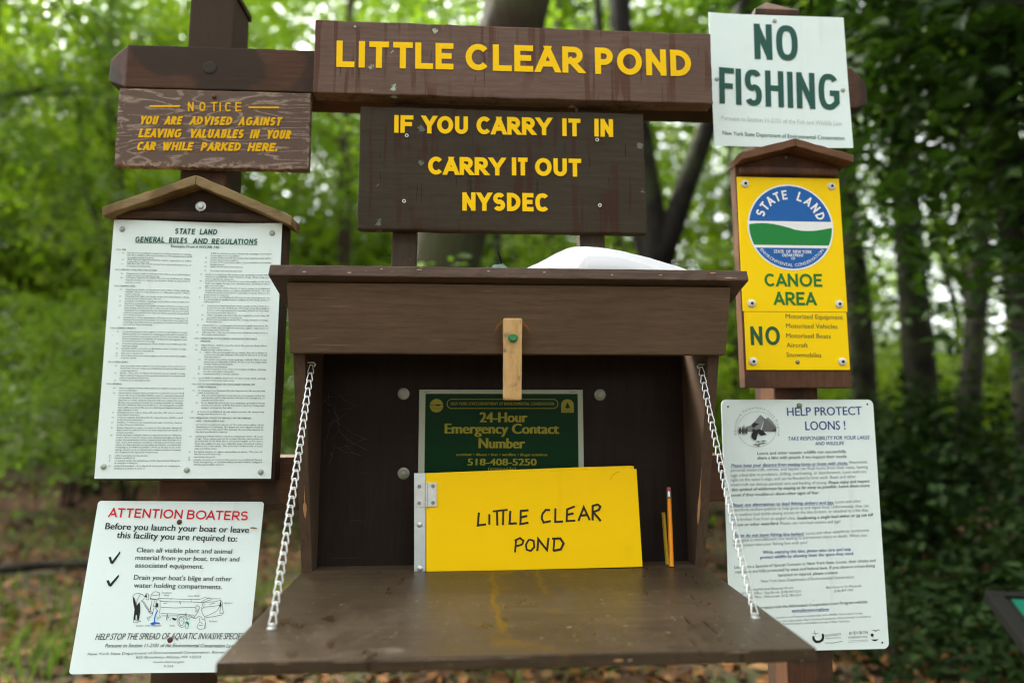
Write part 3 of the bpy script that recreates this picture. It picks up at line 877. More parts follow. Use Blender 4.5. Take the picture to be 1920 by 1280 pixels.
# ---------------------------------------------------------------- signs
def sign_root(name, loc, rot, label, cat): return tag(empty(name, loc, rot), label, cat)
def board(root, w_, h_, d_, mat, bevel=0.003, jit=0.001, name="board", z0=0.0, y0=0.0):
    return MB().box(-w_ / 2, w_ / 2, y0, y0 + d_, z0, z0 + h_).build(name, mat, root, bevel=bevel, cuts={'x': 36, 'z': 14}, jit=jit)
def pin(root, p, r_, mat, name="pin", h=0.003, head=None, y=0.0):
    o = MB().lathe([(r_, -.0005), (r_, h * .4), (r_ * .8, h * .85), (r_ * .35, h)], (p[0], y, p[1]), n=18).build(name, mat, root, smooth=True)
    if head:
        MB().lathe([(r_ * .34, h), (r_ * .34, h + .0012), (r_ * .2, h + .0018)], (p[0], y, p[1]), n=8).build("screw_head", head, o)
    return o
def sheet(root, w_, h_, mat, bend=None, corner=0.0, t=0.0012, z0=0.0, name="sheet", nx=16, nz=20):
    """thin metal or plastic sheet, optionally round cornered, gently bent"""
    def out(n=8):
        p = []
        for cx, cz, a0 in ((w_ / 2, h_, 0), (-w_ / 2, h_, 90), (-w_ / 2, 0, 180), (w_ / 2, 0, 270)):
            if corner:
                sx, sz = math.copysign(1, cx), (1 if cz > 0 else -1)
                for k in range(n + 1):
                    a = R(a0 + 90 * k / n); p.append((cx - sx * corner + corner * math.cos(a), cz - sz * corner + corner * math.sin(a) + z0))
            else: p.append((cx, cz + z0))
        return p
    p = out()
    mb = MB().prism_y(p, 0, t)
    me = bpy.data.meshes.new(name); me.from_pydata(mb.v, [], mb.f)
    bm = bmesh.new(); bm.from_mesh(me); bmesh.ops.recalc_face_normals(bm, faces=bm.faces)
    for ax, n, lo, hi in ((0, nx, -w_ / 2, w_ / 2), (2, nz, z0, z0 + h_)):
        for k in range(1, n):
            no = [0, 0, 0]; no[ax] = 1; co = [0, 0, 0]; co[ax] = lo + (hi - lo) * k / n
            bmesh.ops.bisect_plane(bm, geom=bm.verts[:] + bm.edges[:] + bm.faces[:], plane_co=co, plane_no=no)
    if bend:
        for q in bm.verts: q.co.y += bend(q.co.x, q.co.z)
    bm.to_mesh(me); bm.free()
    return link(name, me, mat, root)

# the name board
s = sign_root("name_board", (0.0875, 1.215, 1.8624), (0, 0, 0), "wide red brown board with yellow letters LITTLE CLEAR POND", "sign")
board(s, 0.7657, 0.1448, 0.036, M['big'], 0.0025, 0.0016)
k = Ink()
for t_ in T['big']: k.word(*t_, 0.215, gap=0.15)
k.build("lettering", M['yletter'], s, -0.0008)
pin(s, (-0.3078, 0.1316), 0.002, M['nylon'], y=-0.001)

# the carry board
s = sign_root("carry_board", (0.0636, 1.23, 1.6049), (0, 0, 0), "dark brown board with yellow words IF YOU CARRY IT IN CARRY IT OUT", "sign")
board(s, 0.5465, 0.2405, 0.0205, M['low'], 0.004, 0.0014)
k = Ink()
for t_ in T['low']: k.word(*t_, 0.235, gap=0.10)
k.build("lettering", M['yletter'], s, -0.0008)
for p in ((-0.1844, 0.1832), (0.1802, 0.1843), (-0.1872, 0.0551), (0.1831, 0.0541)):
    o = MB().lathe([(.0035, 0), (.0035, .0012), (.0022, .0014), (.0018, .0004)], (p[0], -.0012, p[1]), n=14).build("bolt", M['nylon'], s)
    MB().lathe([(.0019, .0006), (.0018, .0010)], (p[0], -.0012, p[1]), n=10).build("bolt_hole", M['darkhole'], o)

# the notice board
s = sign_root("notice_board", (-0.493, 1.27, 1.7324), (0, 0, 0), "weathered plywood board with pale grain and yellow NOTICE lettering", "sign")
board(s, 0.3619, 0.1551, 0.0175, M['notice'], 0.002, 0.0012)
k = Ink()
for t_ in T['notice1']: k.word(*t_, 0.16)
for t_ in T['notice2']: k.word(*t_, 0.24, shear=0.22, gap=0.10)
k.stroke([(-0.1222, 0.1194), (-0.0652, 0.1211)], 0.0036); k.stroke([(0.0634, 0.1225), (0.1213, 0.1237)], 0.0036)
k.build("lettering", M['yworn'], s, -0.0008)
pin(s, (-0.0027, 0.1422), 0.0042, M['rusty'], "screw", y=-.001)

# gabled boards
def gable(root, apex, lt, rt, th, y0, y1, bx0, bx1, bz0, by0, by1, mat_h, mat_b, trim):
    """backing board with a little two-piece roof; local coordinates"""
    zl = lambda x: lt[1] + (apex[1] - lt[1]) * (x - lt[0]) / (apex[0] - lt[0])
    zr = lambda x: rt[1] + (apex[1] - rt[1]) * (x - rt[0]) / (apex[0] - rt[0])
    MB().prism_y([(bx0, bz0), (bx1, bz0), (bx1, zr(bx1) - th * .9), (apex[0], apex[1] - th * 1.1), (bx0, zl(bx0) - th * .9)], by0, by1).build("backing", mat_b, root, bevel=.0015, cuts={'z': 20}, jit=.0008)
    for e, g_ in ((lt, -1), (rt, 1)):
        dx, dz = apex[0] - e[0], apex[1] - e[1]; L = math.hypot(dx, dz); nx_, nz_ = -dz / L * th * -g_ * -1, dx / L * th
        lo = (e[0] + (0.002 if g_ < 0 else -0.002), e[1] - th)
        gx = apex[0] + g_ * 0.0004
        MB().prism_y([(gx, apex[1]), (e[0], e[1]), lo, (gx, apex[1] - th * 1.06)], y0, y1).build("gable_board", mat_h, root, bevel=.0018, cuts={'x': 14, 'y': 3}, jit=.0016, jscale=40)
    if trim:
        MB().box(bx0 + .006, bx1 - .006, by0 - .012, by0 - .0005, trim[0], trim[1]).build("trim", mat_b, root, bevel=.005, cuts={'x': 20}, jit=.001)
s = sign_root("gabled_notice_board", (-0.5062, 1.25, 1.1505), (0, 0.0065, 0), "brown gabled board with weathered pale roof holding the white rules sheet", "sign board")
gable(s, (-0.0003, 0.5503), (-0.1620, 0.4855), (0.1765, 0.4765), 0.0165, -0.026, 0.036, -0.1535, 0.1580, -0.004, 0.004, 0.0365, M['hat_old'], M['gable'], (0.4715, 0.4865))
o = MB().lathe([(.0095, 0), (.0095, .0018), (.008, .0022)], (0.000, 0.004, 0.5000), n=22).build("washer", M['zinc'], s)
MB().lathe([(.0056, .0022), (.0056, .006), (.003, .0066)], (0.000, 0.004, 0.5000), n=6).build("bolt_head", M['zinc'], o)
pin(s, (0.0035, 0.4845), .0011, M['dull'], "nail", y=-.008)

# the rules sheet
s = sign_root("rules_sheet", (-0.5062, 1.25, 1.1505), (0, 0.0065, 0), "tall white sheet of fine print headed STATE LAND GENERAL RULES AND REGULATIONS", "sign")
bend_r = lambda x, z: 0.0025 * math.sin(x * 21 + 0.6) * (0.3 + z / .47 * .7) - 0.003 * max(0, (z - .30) / .17) * max(0, (x - .08) / .07) + 0.0005
sheet(s, 0.3053, 0.4693, M['white2'], bend_r, t=0.0009, nx=24, nz=12)
k = Ink()
for t_ in T['rulesH']: k.word(*t_, 0.19, shear=0.10, gap=0.16)
k.stroke([(-0.1113, 0.4268), (0.1083, 0.4277)], 0.0009)
for t_ in T['rulesE']: k.font(*t_, bold=0.015, shear=.1)
k.build("heading", M['txtgreen'], s, -0.0008, bend_r)
RULES = ("No fires are permitted except for cooking, warmth or smudge. No fire shall be left unattended or unextinguished until thoroughly quenched. "
 "No person shall deposit lighted matches, cigars, cigarettes or other burning tobacco where they will cause fire. No wood, except from dead and down trees or from supplies furnished by the department, shall be used for fuel. "
 "No person shall deface, mutilate or destroy any departmental sign, structure, barrier or object. No person shall throw, dump, deposit or place or cause to be thrown, dumped, deposited or placed on or in any department lands or structures any refuse, trash, garbage, rubbish, litter or any nauseous or offensive matter. "
 "Areas used for temporary camping and adjacent lands under the jurisdiction of the department must be kept in a neat, clean and sanitary condition. Garbage and refuse must either be deposited in receptacles provided, or removed. "
 "Camping is prohibited within 150 feet of any road, trail, spring, stream, pond or other body of water except at camping areas designated by the department. No person may pollute in any manner nor deposit waste material of any kind in or on waters under the jurisdiction of the department. "
 "Except in an emergency, or during the period December 15 to April 30 each year, no camping is permitted at an elevation in excess of 4,000 feet above sea level. Temporary camping in one location for four nights or more is prohibited except under permit. "
 "No temporary camping permit will be issued to any person for a period in excess of 14 consecutive nights. Upon termination of camping, all equipment and supplies must be removed from State land. The storage of personal property on State lands is prohibited. No temporary camping permits will be issued to individuals under 18 years of age. "
 "Open camps may not be occupied by the same person or persons for more than three successive nights or for more than ten nights in any one calendar year, provided others wish to use such camps. The enclosure of the fronts of open camps is prohibited, except by tying canvas or nylon tarpaulins in place. "
 "The use of State forest preserve land or any improvements thereon for private revenue or commercial purposes is prohibited. Except in an emergency, no mechanically propelled water equipped with living quarters shall be anchored or moored on State land above water except under permit for a period in excess of 24 hours. "
 "No boat of any kind shall be used or otherwise fastened to any State dock so as to prevent free access to such dock. Any tent or other camping structure left unoccupied for more than 48 hours may be taken down or removed by the department. ")
_pos = [0]
def take(n):
    """next n characters of the rules, broken at a space"""
    s_ = RULES[_pos[0]:_pos[0] + n]
    if len(s_) < n: _pos[0] = 0; s_ = RULES[:n]
    c = s_.rfind(' '); _pos[0] += c + 1
    return s_[:c].strip()
SHW, SHH = 0.3053, 0.4693
def fl(y): return (1 - (y - 217.0) / 1013.0) * SHH * 1.0      # measured line -> height on the sheet
LEFT = [(350, 3, 'a'), (377, 2, 'b'), (394, 2, 'c'), (433, 2, 'a'), (450, 3, 'b'), (497, 3, 'a'), (524, 2, 'b'), (543, 2, 'c'), (561, 5, 'd'), (608, 4, 'e'), (664, 5, 'a'), (711, 2, 'b'), (730, 2, 'c'), (749, 1, 'd'), (758, 2, 'e'), (798, 3, 'a'), (826, 3, 'b'), (854, 1, 'c'), (884, 2, 'a'), (903, 8, 'b'), (978, 2, 'c'), (997, 2, 'd'), (1016, 2, 'e'), (1036, 3, 'f'), (1064, 8, 'g'), (1142, 1, 'h'), (1151, 1, 'i'), (1161, 2, 'j'), (1181, 2, '1')]
LH = [(338, '190.1 FIRE'), (419, '190.2 OFFICIAL SIGNS AND STRUCTURES'), (484, '190.3 CAMPING SITES'), (651, '190.4 CAMPING PERMITS'), (784, '190.6 OPEN CAMPS'), (869, '190.8 GENERAL')]
RIGHT = [(343, 2, '', 1), (361, 2, '2', 1), (379, 2, '3', 1), (397, 1, '4', 1), (414, 1, '5', 1), (429, 3, 'f', 0), (456, 3, 'h', 0), (484, 4, 'i', 0), (521, 3, 'j', 0), (555, 4, '1', 1), (593, 2, '2', 1), (611, 2, '3', 1), (634, 3, 'k', 0), (662, 2, 'l', 0), (713, 2, 'a', 0), (731, 1, 'b', 0), (741, 3, '1', 1), (769, 3, '2', 1), (798, 1, '3', 1), (807, 2, '4', 1), (826, 1, '5', 1), (842, 2, 'c', 0), (891, 2, 'a', 0), (910, 3, '1', 1), (939, 3, '2', 1), (973, 2, 'b', 0), (1023, 4, '', 0), (1068, 6, 'a', 0), (1127, 2, 'b', 0), (1147, 1, 'c', 0), (1157, 3, 'd', 0)]
RH = [(687, '196.1 OPERATION OF MOTORIZED VEHICLES IN THE FOREST', 0), (698, 'PRESERVE', .035), (867, '196.2 USE OF SNOWMOBILES ON STATE LANDS WITHIN THE', 0), (878, 'FOREST PRESERVE', .035), (998, '196.3 OPERATION OF MOTOR VEHICLES ON THE LIMEKILN', 0), (1010, 'LAKE - CEDAR RIVER ROAD', .035)]
kb, kh = Ink(), Ink()
CAPB = 0.00235
def rline(k_, txt, u0, u1, y, cap, bold=0.0, fit=True):
    a0, a1 = (u0 - .5) * SHW, (u1 - .5) * SHW; z = fl(y + 3.2)
    k_.font(txt, a0, z, a1, z, cap, bold, 0, 1, fit, False)
for y, t_ in LH: kh.cut(); rline(kh, t_, .030, .3, y, .0028, .02, False)
for y, t_, du in RH: kh.cut(); rline(kh, t_, .515 + du, .93, y, .0028, .02, False)
for y, n, lab in LEFT:
    kb.cut()
    dv = (y - 340) / 860; u0, u1 = .096 + .012 * dv, .468 + .008 * dv
    kb.font(f"({lab})", (u0 - .032 - .5) * SHW, fl(y + 3.2), 1, fl(y + 3.2), CAPB, 0, 0, 1, False, False)
    for i in range(n):
        last = i == n - 1
        if last: rline(kb, take(rnd.randint(24, 52)), u0, u1, y + 9.35 * i, CAPB, 0.018, False)
        else: rline(kb, take(63), u0, u1, y + 9.35 * i, CAPB, 0.018)
for y, n, lab, ind in RIGHT:
    kb.cut()
    dv = (y - 340) / 860; u0, u1 = .556 + .022 * ind - .004 * dv, .945 - .002 * dv
    if lab: kb.font(f"({lab})", (u0 - .032 - .5) * SHW, fl(y + 3.2), 1, fl(y + 3.2), CAPB, 0, 0, 1, False, False)
    for i in range(n):
        if i == n - 1: rline(kb, take(rnd.randint(24, 52)), u0, u1, y + 9.35 * i, CAPB, 0.018, False)
        else: rline(kb, take(62), u0, u1, y + 9.35 * i, CAPB, 0.018)
kh.build("section_heading", M['head'], s, -0.0008, bend_r)
kb.build("body_text", M['body'], s, -0.0008, bend_r)
for p in ((-0.1362, 0.4517), (0.1347, 0.4502), (-0.1381, 0.0209), (0.0048, 0.0152), (0.134, 0.0117)):
    pin(s, p, .0051, M['pin'], "pin", .003, y=bend_r(*p))

# the boaters sheet
s = sign_root("boaters_sheet", (-0.5234, 1.2381, 0.8268), (-0.1588, 0.0145, 0), "white sheet with curling corner headed ATTENTION BOATERS in red", "sign")
bend_a = lambda x, z: -0.002 * max(0, (-x - .03) / .12) ** 2 * max(0, 1 - z / .2) ** 2 + 0.002 * math.sin(x * 18 + 1)
sheet(s, 0.2925, 0.2842, M['white'], bend_a, 0.006, .0009, nx=24, nz=24)
k = Ink()
for t_ in T['attR']: k.word(*t_, 0.165, gap=.14)
k.build("red_heading", M['red'], s, -.0008, bend_a)
k = Ink()
for i, t_ in enumerate(T['attB']): k.font(*t_, bold=0.02 if i < 2 else 0.010)
for t_ in T['attI']: k.font(*t_, bold=0.008, shear=.22)
for a, b, c in (((-0.1125, 0.1855), (-0.1064, 0.1771), (-0.0936, 0.1972)), ((-0.1099, 0.1466), (-0.1035, 0.1397), (-0.0899, 0.1579))):
    k.cut()
    k.poly([(a[0], a[1] + .002), (a[0] + .004, a[1] + .003), (b[0] + .001, b[1] + .004), (c[0] - .001, c[1] + .001), (c[0], c[1] - .003), (b[0] + .003, b[1] - .001), (b[0] - .001, b[1])])
k.build("black_lettering", M['black'], s, -.0008, bend_a)
k = Ink()
for t_ in T['attS']: k.font(*t_, res=2)
for t_ in T['attL']: k.font(*t_, res=2)
k.build("grey_lettering", M['dgrey'], s, -.0008, bend_a)
IC = ((-0.0834, 0.1464), (0.1178, 0.1461), (0.1285, 0.0501), (-0.0686, 0.0514))
def ill(x, y):
    u, v = x / 192, y / 96
    t_ = [IC[0][i] * (1 - u) + IC[1][i] * u for i in (0, 1)]; b = [IC[3][i] * (1 - u) + IC[2][i] * u for i in (0, 1)]
    return (t_[0] * (1 - v) + b[0] * v, t_[1] * (1 - v) + b[1] * v)
LINES = [ # bending person
 [(17, 24), (19, 21), (23, 19), (28, 19), (33, 21), (37, 25), (34, 29), (30, 32)], [(17, 24), (20, 28), (23, 38), (24, 43)], [(30, 20), (27, 25), (24, 31), (23, 38), (25, 43)], [(37, 22), (39, 19), (42, 20), (43, 26), (42, 30), (38, 29)],
 [(33, 33), (38, 42), (43, 48), (45, 49), (46, 43), (47, 36)], [(30, 32), (35, 33), (39, 40), (43, 46)], [(42, 49), (47, 49), (49, 52), (45, 52), (42, 49)], [(18, 64), (21, 62), (26, 65), (24, 67), (19, 67), (18, 64)], [(25, 63), (30, 65), (27, 66)], [(44, 60), (48, 55), (50, 47), (51, 43)],
 # outboard motor
 [(49, 18), (54, 16), (60, 18), (60, 23), (58, 30), (45, 29), (47, 21), (49, 18)], [(47, 21), (53, 23), (60, 21)], [(45, 27), (52, 29), (58, 28)], [(48, 31), (46, 40), (45, 46)], [(52, 31), (50, 41)], [(55, 31), (53, 42), (56, 47)], [(50, 41), (53, 40), (56, 43)],
 # boat
 [(59, 27), (80, 28), (100, 29), (127, 29)], [(60, 32), (80, 33), (104, 33), (128, 34), (150, 33), (161, 30)], [(128, 28), (134, 26), (146, 28), (161, 28)], [(130, 32), (142, 26)], [(134, 33), (146, 29)], [(61, 29), (61, 44), (60, 52)], [(63, 42), (85, 43), (118, 42)], [(132, 42), (158, 39)], [(62, 52), (90, 53), (116, 55)],
 [(160, 30), (159, 40), (155, 47), (149, 51), (140, 55), (134, 57)], [(63, 56), (90, 56)], [(136, 59), (150, 57), (164, 54)], [(66, 35), (72, 36)], [(92, 32), (94, 37), (95, 32)], [(78, 29), (80, 30)], [(111, 29), (112, 33)], [(142, 37), (151, 35)],
 [(161, 31), (164, 36), (162, 40), (160, 35)], [(163, 40), (165, 52)], [(160, 40), (159, 52), (165, 52)],
 # wheel and fender
 [(87, 62), (91, 55), (97, 53), (103, 56), (106, 62)], [(89, 64), (93, 58), (97, 56), (102, 59), (104, 63)], [(90, 64), (90, 70), (93, 74), (97, 75), (101, 73)], [(92, 62), (95, 58), (99, 60), (100, 65), (98, 71), (94, 72), (92, 66), (92, 62)], [(96, 63), (97, 66)],
 # kneeling person
 [(119, 42), (121, 39), (125, 41), (125, 45), (121, 47), (119, 44), (119, 42)], [(118, 47), (120, 50), (123, 48)], [(124, 47), (122, 51), (117, 57), (116, 60), (120, 60), (124, 57)], [(128, 44), (130, 52), (135, 60)], [(128, 45), (132, 43), (133, 37), (131, 33), (129, 33), (130, 38), (129, 43)], [(124, 57), (128, 58), (131, 63), (135, 60)], [(107, 54), (112, 57), (117, 59)], [(107, 57), (116, 60)],
 [(125, 60), (126, 65), (123, 70), (121, 75), (125, 78), (133, 77), (135, 68), (134, 61)], [(124, 72), (131, 71)], [(127, 66), (130, 69)], [(135, 67), (136, 74), (134, 77)],
 # bucket
 [(101, 66), (103, 77), (106, 77), (108, 67)]]
k = Ink()
for l in LINES: k.stroke([ill(*p) for p in l], 0.0006)
k.poly([ill(*p) for p in ((17, 24), (20, 29), (23, 40), (28, 33), (29, 42), (29, 50), (27, 62), (24, 63), (24, 55), (22, 54), (21, 63), (18, 62), (20, 45), (18, 35))], -.0001)
k.poly([ill(*p) for p in ((55, 34), (58, 36), (58, 42), (54, 41))], -.0001); k.poly([ill(*p) for p in ((72, 53), (73, 53), (72, 63), (71, 63))], -.0001); k.poly([ill(*p) for p in ((80, 59), (85, 60), (88, 62), (85, 64), (81, 62))], -.0001); k.poly([ill(*p) for p in ((36, 24), (39, 20), (40, 27))], -.0001)
k.poly([ill(*p) for p in ((159, 35), (161, 33), (161, 40), (158, 41))], -.0001)
k.build("boat_drawing", M['black'], s, -.0008, bend_a)
k = Ink()
k.stroke([ill(*p) for p in ((57, 47), (54, 53), (52, 60), (52, 67))], .0019); k.poly([ill(*p) for p in ((44, 69), (50, 66), (60, 67), (61, 69), (54, 69), (50, 71), (47, 70))], -.0002)
k.build("water_splash", M['wblue'], s, -.0010, bend_a)
k = Ink()
for x, y, n in ((42, 60, 9), (59, 58, 9), (75, 59, 7), (103, 53, 6), (107, 58, 4)):
    for i in range(n):
        xx = x + rnd.uniform(-2.4, 2.4); yy = y + rnd.uniform(-4, 4); k.stroke([ill(xx, yy), ill(xx + rnd.uniform(-1.5, 1.5), yy + rnd.uniform(1, 3))], .0006)
k.poly([ill(*p) for p in ((101, 68), (104, 65), (107, 66), (108, 70), (107, 74), (105, 69))])
k.build("weed_drawing", M['wgreen'], s, -.0009, bend_a)
for p in ((-0.0005, 0.2478), (0.0103, 0.0516)): pin(s, p, .0045, M['rusty'], "screw", .003, y=bend_a(*p))

o = MB().add([(0.1253, 0, .2387), (.130, -.0015, .2402), (.1365, -.003, .2395), (.1417, -.0025, .2372), (.136, -.001, .2365), (.130, 0, .2372)], [(0, 1, 5), (1, 2, 4, 5), (2, 3, 4)]).build("dry_leaf", plain("dry_leaf_bit", (.42, .20, .07), .8))
o.location = (-0.5234, 1.2350, 0.8268); o.rotation_euler = (-0.1588, 0.0145, 0); tag(o, "tiny tan dry leaf bit caught at the boaters sheet's right edge", "leaf")

# the no fishing sheet
s = sign_root("fishing_sheet", (0.642, 1.2855, 1.8085), (0, -0.0055, 0), "square white sheet with big green letters NO FISHING", "sign")
bend_f = lambda x, z: -0.004 * max(0, (-x - .06) / .09) ** 2 - .003 * max(0, (x - .08) / .07) * max(0, 1 - z / .15)
sheet(s, 0.2936, 0.2891, M['white'], bend_f, 0.001, .001)
k = Ink()
k.word(*T['fish'][0], 0.165, gap=.11); k.word(*T['fish'][1], 0.150, gap=.10)
k.build("lettering", M['dkgreen'], s, -.0008, bend_f)
k = Ink(); [k.font(*t_, res=2) for t_ in T['fish1']]; k.build("faded_lettering", M['faded'], s, -.0008, bend_f)
k = Ink(); [k.font(*t_, bold=.006) for t_ in T['fish2']]; k.build("small_lettering", M['dkgreen'], s, -.0008, bend_f)
for p in ((-0.0042, 0.2763), (-0.1353, 0.1425), (0.134, 0.1267)): pin(s, p, .0046, M['pin'], "pin", y=bend_f(*p))

# canoe board, canoe sign and its lower plate
s = sign_root("gabled_canoe_board", (0.636, 1.26, 1.3487), (0, -0.0031, 0), "red brown gabled board with reddish roof behind two yellow plates", "sign board")
gable(s, (0.0020, 0.4530), (-0.1095, 0.4225), (0.1195, 0.4215), 0.0150, -0.034, 0.024, -0.1068, 0.1068, -0.0345, 0.002, 0.027, M['hat'], M['cback'], (0.3890, 0.4040))
pin(s, (-0.002, 0.4275), .0028, M['dull'], "screw", y=.002)
s = sign_root("canoe_sign", (0.636, 1.26, 1.4628), (0, -0.0031, 0), "yellow plate with round blue and green STATE LAND emblem above CANOE AREA", "sign")
Z0 = 0.1141
sheet(s, 0.2105, 0.2710, M['yellow'], None, .001, .0012)
cc, cr = (-0.0006, 0.2836 - Z0), 0.0876
def circ_part(y0, y1, r_, top=None):
    """region of the emblem between two heights (top may be a function of x)"""
    p = []; N_ = 40
    xs = lambda y: math.sqrt(max(0, r_ * r_ - y * y))
    for i in range(N_ + 1):
        y = y0 + (y1 - y0) * i / N_; p.append((cc[0] + xs(y), cc[1] + y))
    if top:
        for i in range(1, N_):
            x = xs(y1) * (1 - 2 * i / N_); p.append((cc[0] + x, cc[1] + top(x)))
    for i in range(N_ + 1):
        y = y1 + (y0 - y1) * i / N_; p.append((cc[0] - xs(y), cc[1] + y))
    return p
k = Ink(); k.disc(cc, cr, 64); k.build("emblem_disc", M['wink'], s, -.0004)
k = Ink(); r2 = cr - .0033
k.poly(circ_part(0.0117, r2 - 1e-5, r2)); k.poly(circ_part(-r2 + 1e-5, -0.0425, r2)); k.build("emblem_blue", M['cblue'], s, -.0006)
k = Ink(); wave = lambda x: 0.0005 - 0.0080 * math.sin((x + .011) / .046 * 1.5 ) * (1 - .25 * abs(x) / cr) - (0.001 if x > 0 else 0)
N_ = 40; x0 = math.sqrt(r2 * r2 - .0368 ** 2); p = [(cc[0] - x0, cc[1] - .0368), (cc[0] + x0, cc[1] - .0368)]
for i in range(1, 13):
    y = -.0368 + (.0368 + wave(r2 * .99)) * i / 12; p.append((cc[0] + math.sqrt(r2 * r2 - y * y), cc[1] + y))
for i in range(1, N_): x = r2 * .99 * (1 - 2 * i / N_); p.append((cc[0] + x, cc[1] + wave(x)))
for i in range(12, 0, -1):
    y = -.0368 + (.0368 + wave(-r2 * .99)) * i / 12; p.append((cc[0] - math.sqrt(r2 * r2 - y * y), cc[1] + y))
k.poly(p); k.build("emblem_hill", M['cgreen'], s, -.0006)
k = Ink()
k.arc("STATE", cc, .0660, 155, 98, .0190, stroke=.19, squeeze=.80); k.arc("LAND", cc, .0660, 70, 20, .0190, stroke=.19, squeeze=.80)
for t_ in T['canW']: k.font(t_[0], t_[1], t_[2] - Z0, t_[3], t_[4] - Z0, t_[5], bold=.02, res=2)
k.arc("ENVIRONMENTAL CONSERVATION", cc, .0770, 217, 322, .0062, bold=.02, flip=True, res=2)
k.build("emblem_lettering", M['wink'], s, -.0009)
k = Ink()
for t_ in T['canG']: k.word(t_[0], t_[1], t_[2] - Z0, t_[3], t_[4] - Z0, t_[5], .185, gap=.13)
k.build("lettering", M['lgreen'], s, -.0006)
for p in ((-0.0894, 0.3707), (0.0885, 0.3687), (-0.0876, 0.1294), (0.089, 0.1293)): pin(s, (p[0], p[1] - Z0), .0082, M['nylon'], "washer", .0035, M['darkhole'])
s = sign_root("motor_ban_sign", (0.636, 1.2595, 1.3487), (0, -0.0031, 0), "low yellow plate reading NO with a list of motorized things, under CANOE AREA", "sign")
sheet(s, 0.2060, 0.1130, M['yellow'], None, .001, .0012)
k = Ink(); [k.word(*t_, .175, gap=.16) for t_ in T['canN']]; k.build("lettering", M['ngreen'], s, -.0006)
k = Ink(); [k.font(*t_, bold=.004) for t_ in T['canT']]; k.build("list_lettering", M['tgreen'], s, -.0006)
for p in ((-0.0896, 0.0159), (0.0881, 0.0157)): pin(s, p, .0082, M['nylon'], "washer", .0035, M['darkhole'])
pin(s, (-0.0014, 0.0152), .0040, M['dull'], "screw")

# the loon sheet
s = sign_root("loon_sheet", (0.644, 1.285, 0.8223), (0, -0.0008, 0), "white enamel sheet with rounded corners headed HELP PROTECT LOONS in blue", "sign")
sheet(s, 0.3067, 0.4698, M['white2'], None, .011, .0014)
k = Ink(); [k.font(*t_, bold=.012) for t_ in T['loB']]; [k.font(*t_, bold=.006, shear=.2) for t_ in T['loI']]; [k.font(*t_, bold=.008, res=2) for t_ in T['loBc']]
for t_ in T['loBU'] + T['loU']:
    k.font(*t_, bold=.012, shear=.18, res=2); k.stroke([(t_[1], t_[2] - .0013), (t_[3], t_[4] - .0013)], .0005)
k.build("blue_lettering", M['blue'], s)
k = Ink(); [k.font(*t_, bold=.004, res=2) for t_ in T['loK']]; [k.font(*t_, bold=.012, shear=.2, res=2) for t_ in T['loKI']]; k.build("dark_lettering", M['dgrey'], s)
k = Ink(); [k.font(*t_, res=2) for t_ in T['loG']]; k.build("grey_lettering", M['grey'], s)
k = Ink(); [k.font(*t_, res=1) for t_ in T['loS'] + T['loA']]; k.build("small_lettering", M['mgrey'], s)
LF = ((-0.1301, 0.4532), (-0.0366, 0.4531), (-0.0405, 0.3783), (-0.1332, 0.3787))
def quad(C, x, y, X0, Y0, X1, Y1):
    u, v = (x - X0) / (X1 - X0), (y - Y0) / (Y1 - Y0)
    return tuple((C[0][i] * (1 - u) + C[1][i] * u) * (1 - v) + (C[3][i] * (1 - u) + C[2][i] * u) * v for i in (0, 1))
lg = lambda x, y: quad(LF, x, y, 600, 200, 1300, 780)
k = Ink()
k.stroke([lg(955 + 290 * math.cos(R(a)), 515 + 265 * math.sin(R(a))) for a in range(0, 360, 6)], .0005, True)
k.poly([lg(*p) for p in ((800, 545), (800, 480), (860, 455), (925, 395), (1005, 297), (1060, 370), (1000, 545))], -.0001)
k.poly([lg(*p) for p in ((1060, 380), (1120, 335), (1190, 400), (1240, 480), (1240, 545), (1020, 545))], -.0002)
k.build("logo_pale_hill", M['grey'], s)
k = Ink()
k.poly([lg(*p) for p in ((1010, 300), (1075, 360), (1100, 370), (1180, 440), (1238, 500), (1238, 548), (1020, 545), (1050, 470), (1062, 390))])
k.build("logo_dark_hill", M['mgrey'], s, -.001)
k = Ink()
for x in (688, 705, 735, 757, 782, 800): h_ = rnd.uniform(60, 120); k.poly([lg(x - 17, 548), lg(x, 548 - h_), lg(x + 17, 548)], -.0001 * (x % 5)); k.poly([lg(x - 12, 553), lg(x, 553 + h_ * .6), lg(x + 12, 553)], -.0001 * (x % 3))
k.poly([lg(*p) for p in ((1165, 550), (1190, 520), (1240, 500), (1240, 550))]); k.stroke([lg(670, 549), lg(1240, 548)], .0006)
k.build("logo_trees", M['dgrey'], s, -.0012)
k = Ink()
k.poly([lg(*p) for p in ((878, 480), (880, 440), (905, 416), (935, 420), (955, 432), (995, 436), (950, 455), (925, 470), (910, 495))])
k.poly([lg(*p) for p in ((880, 515), (935, 515), (925, 545), (895, 580), (885, 560))], -.0001)
k.poly([lg(*p) for p in ((870, 580), (950, 520), (990, 512), (1040, 535), (1065, 565), (1098, 600), (1010, 612), (965, 570), (940, 680), (905, 675), (865, 630))], -.0002)
for x0, x1, y in ((930, 1010, 700), (880, 990, 745), (945, 1000, 765), (985, 1105, 725), (1000, 1100, 690), (960, 1020, 735)): k.poly([lg(x0, y), lg((x0 + x1) / 2, y - 9), lg(x1, y), lg((x0 + x1) / 2, y + 9)], -.0001 * (y % 4))
k.build("logo_loon", M['black'], s, -.0016)
k = Ink(); cl = lg(955, 515); k.arc("Adirondack Cooperative Loon Program", (cl[0], cl[1] - .002), .0438, 190, -12, .0042, res=2); k.build("logo_lettering", M['mgrey'], s)
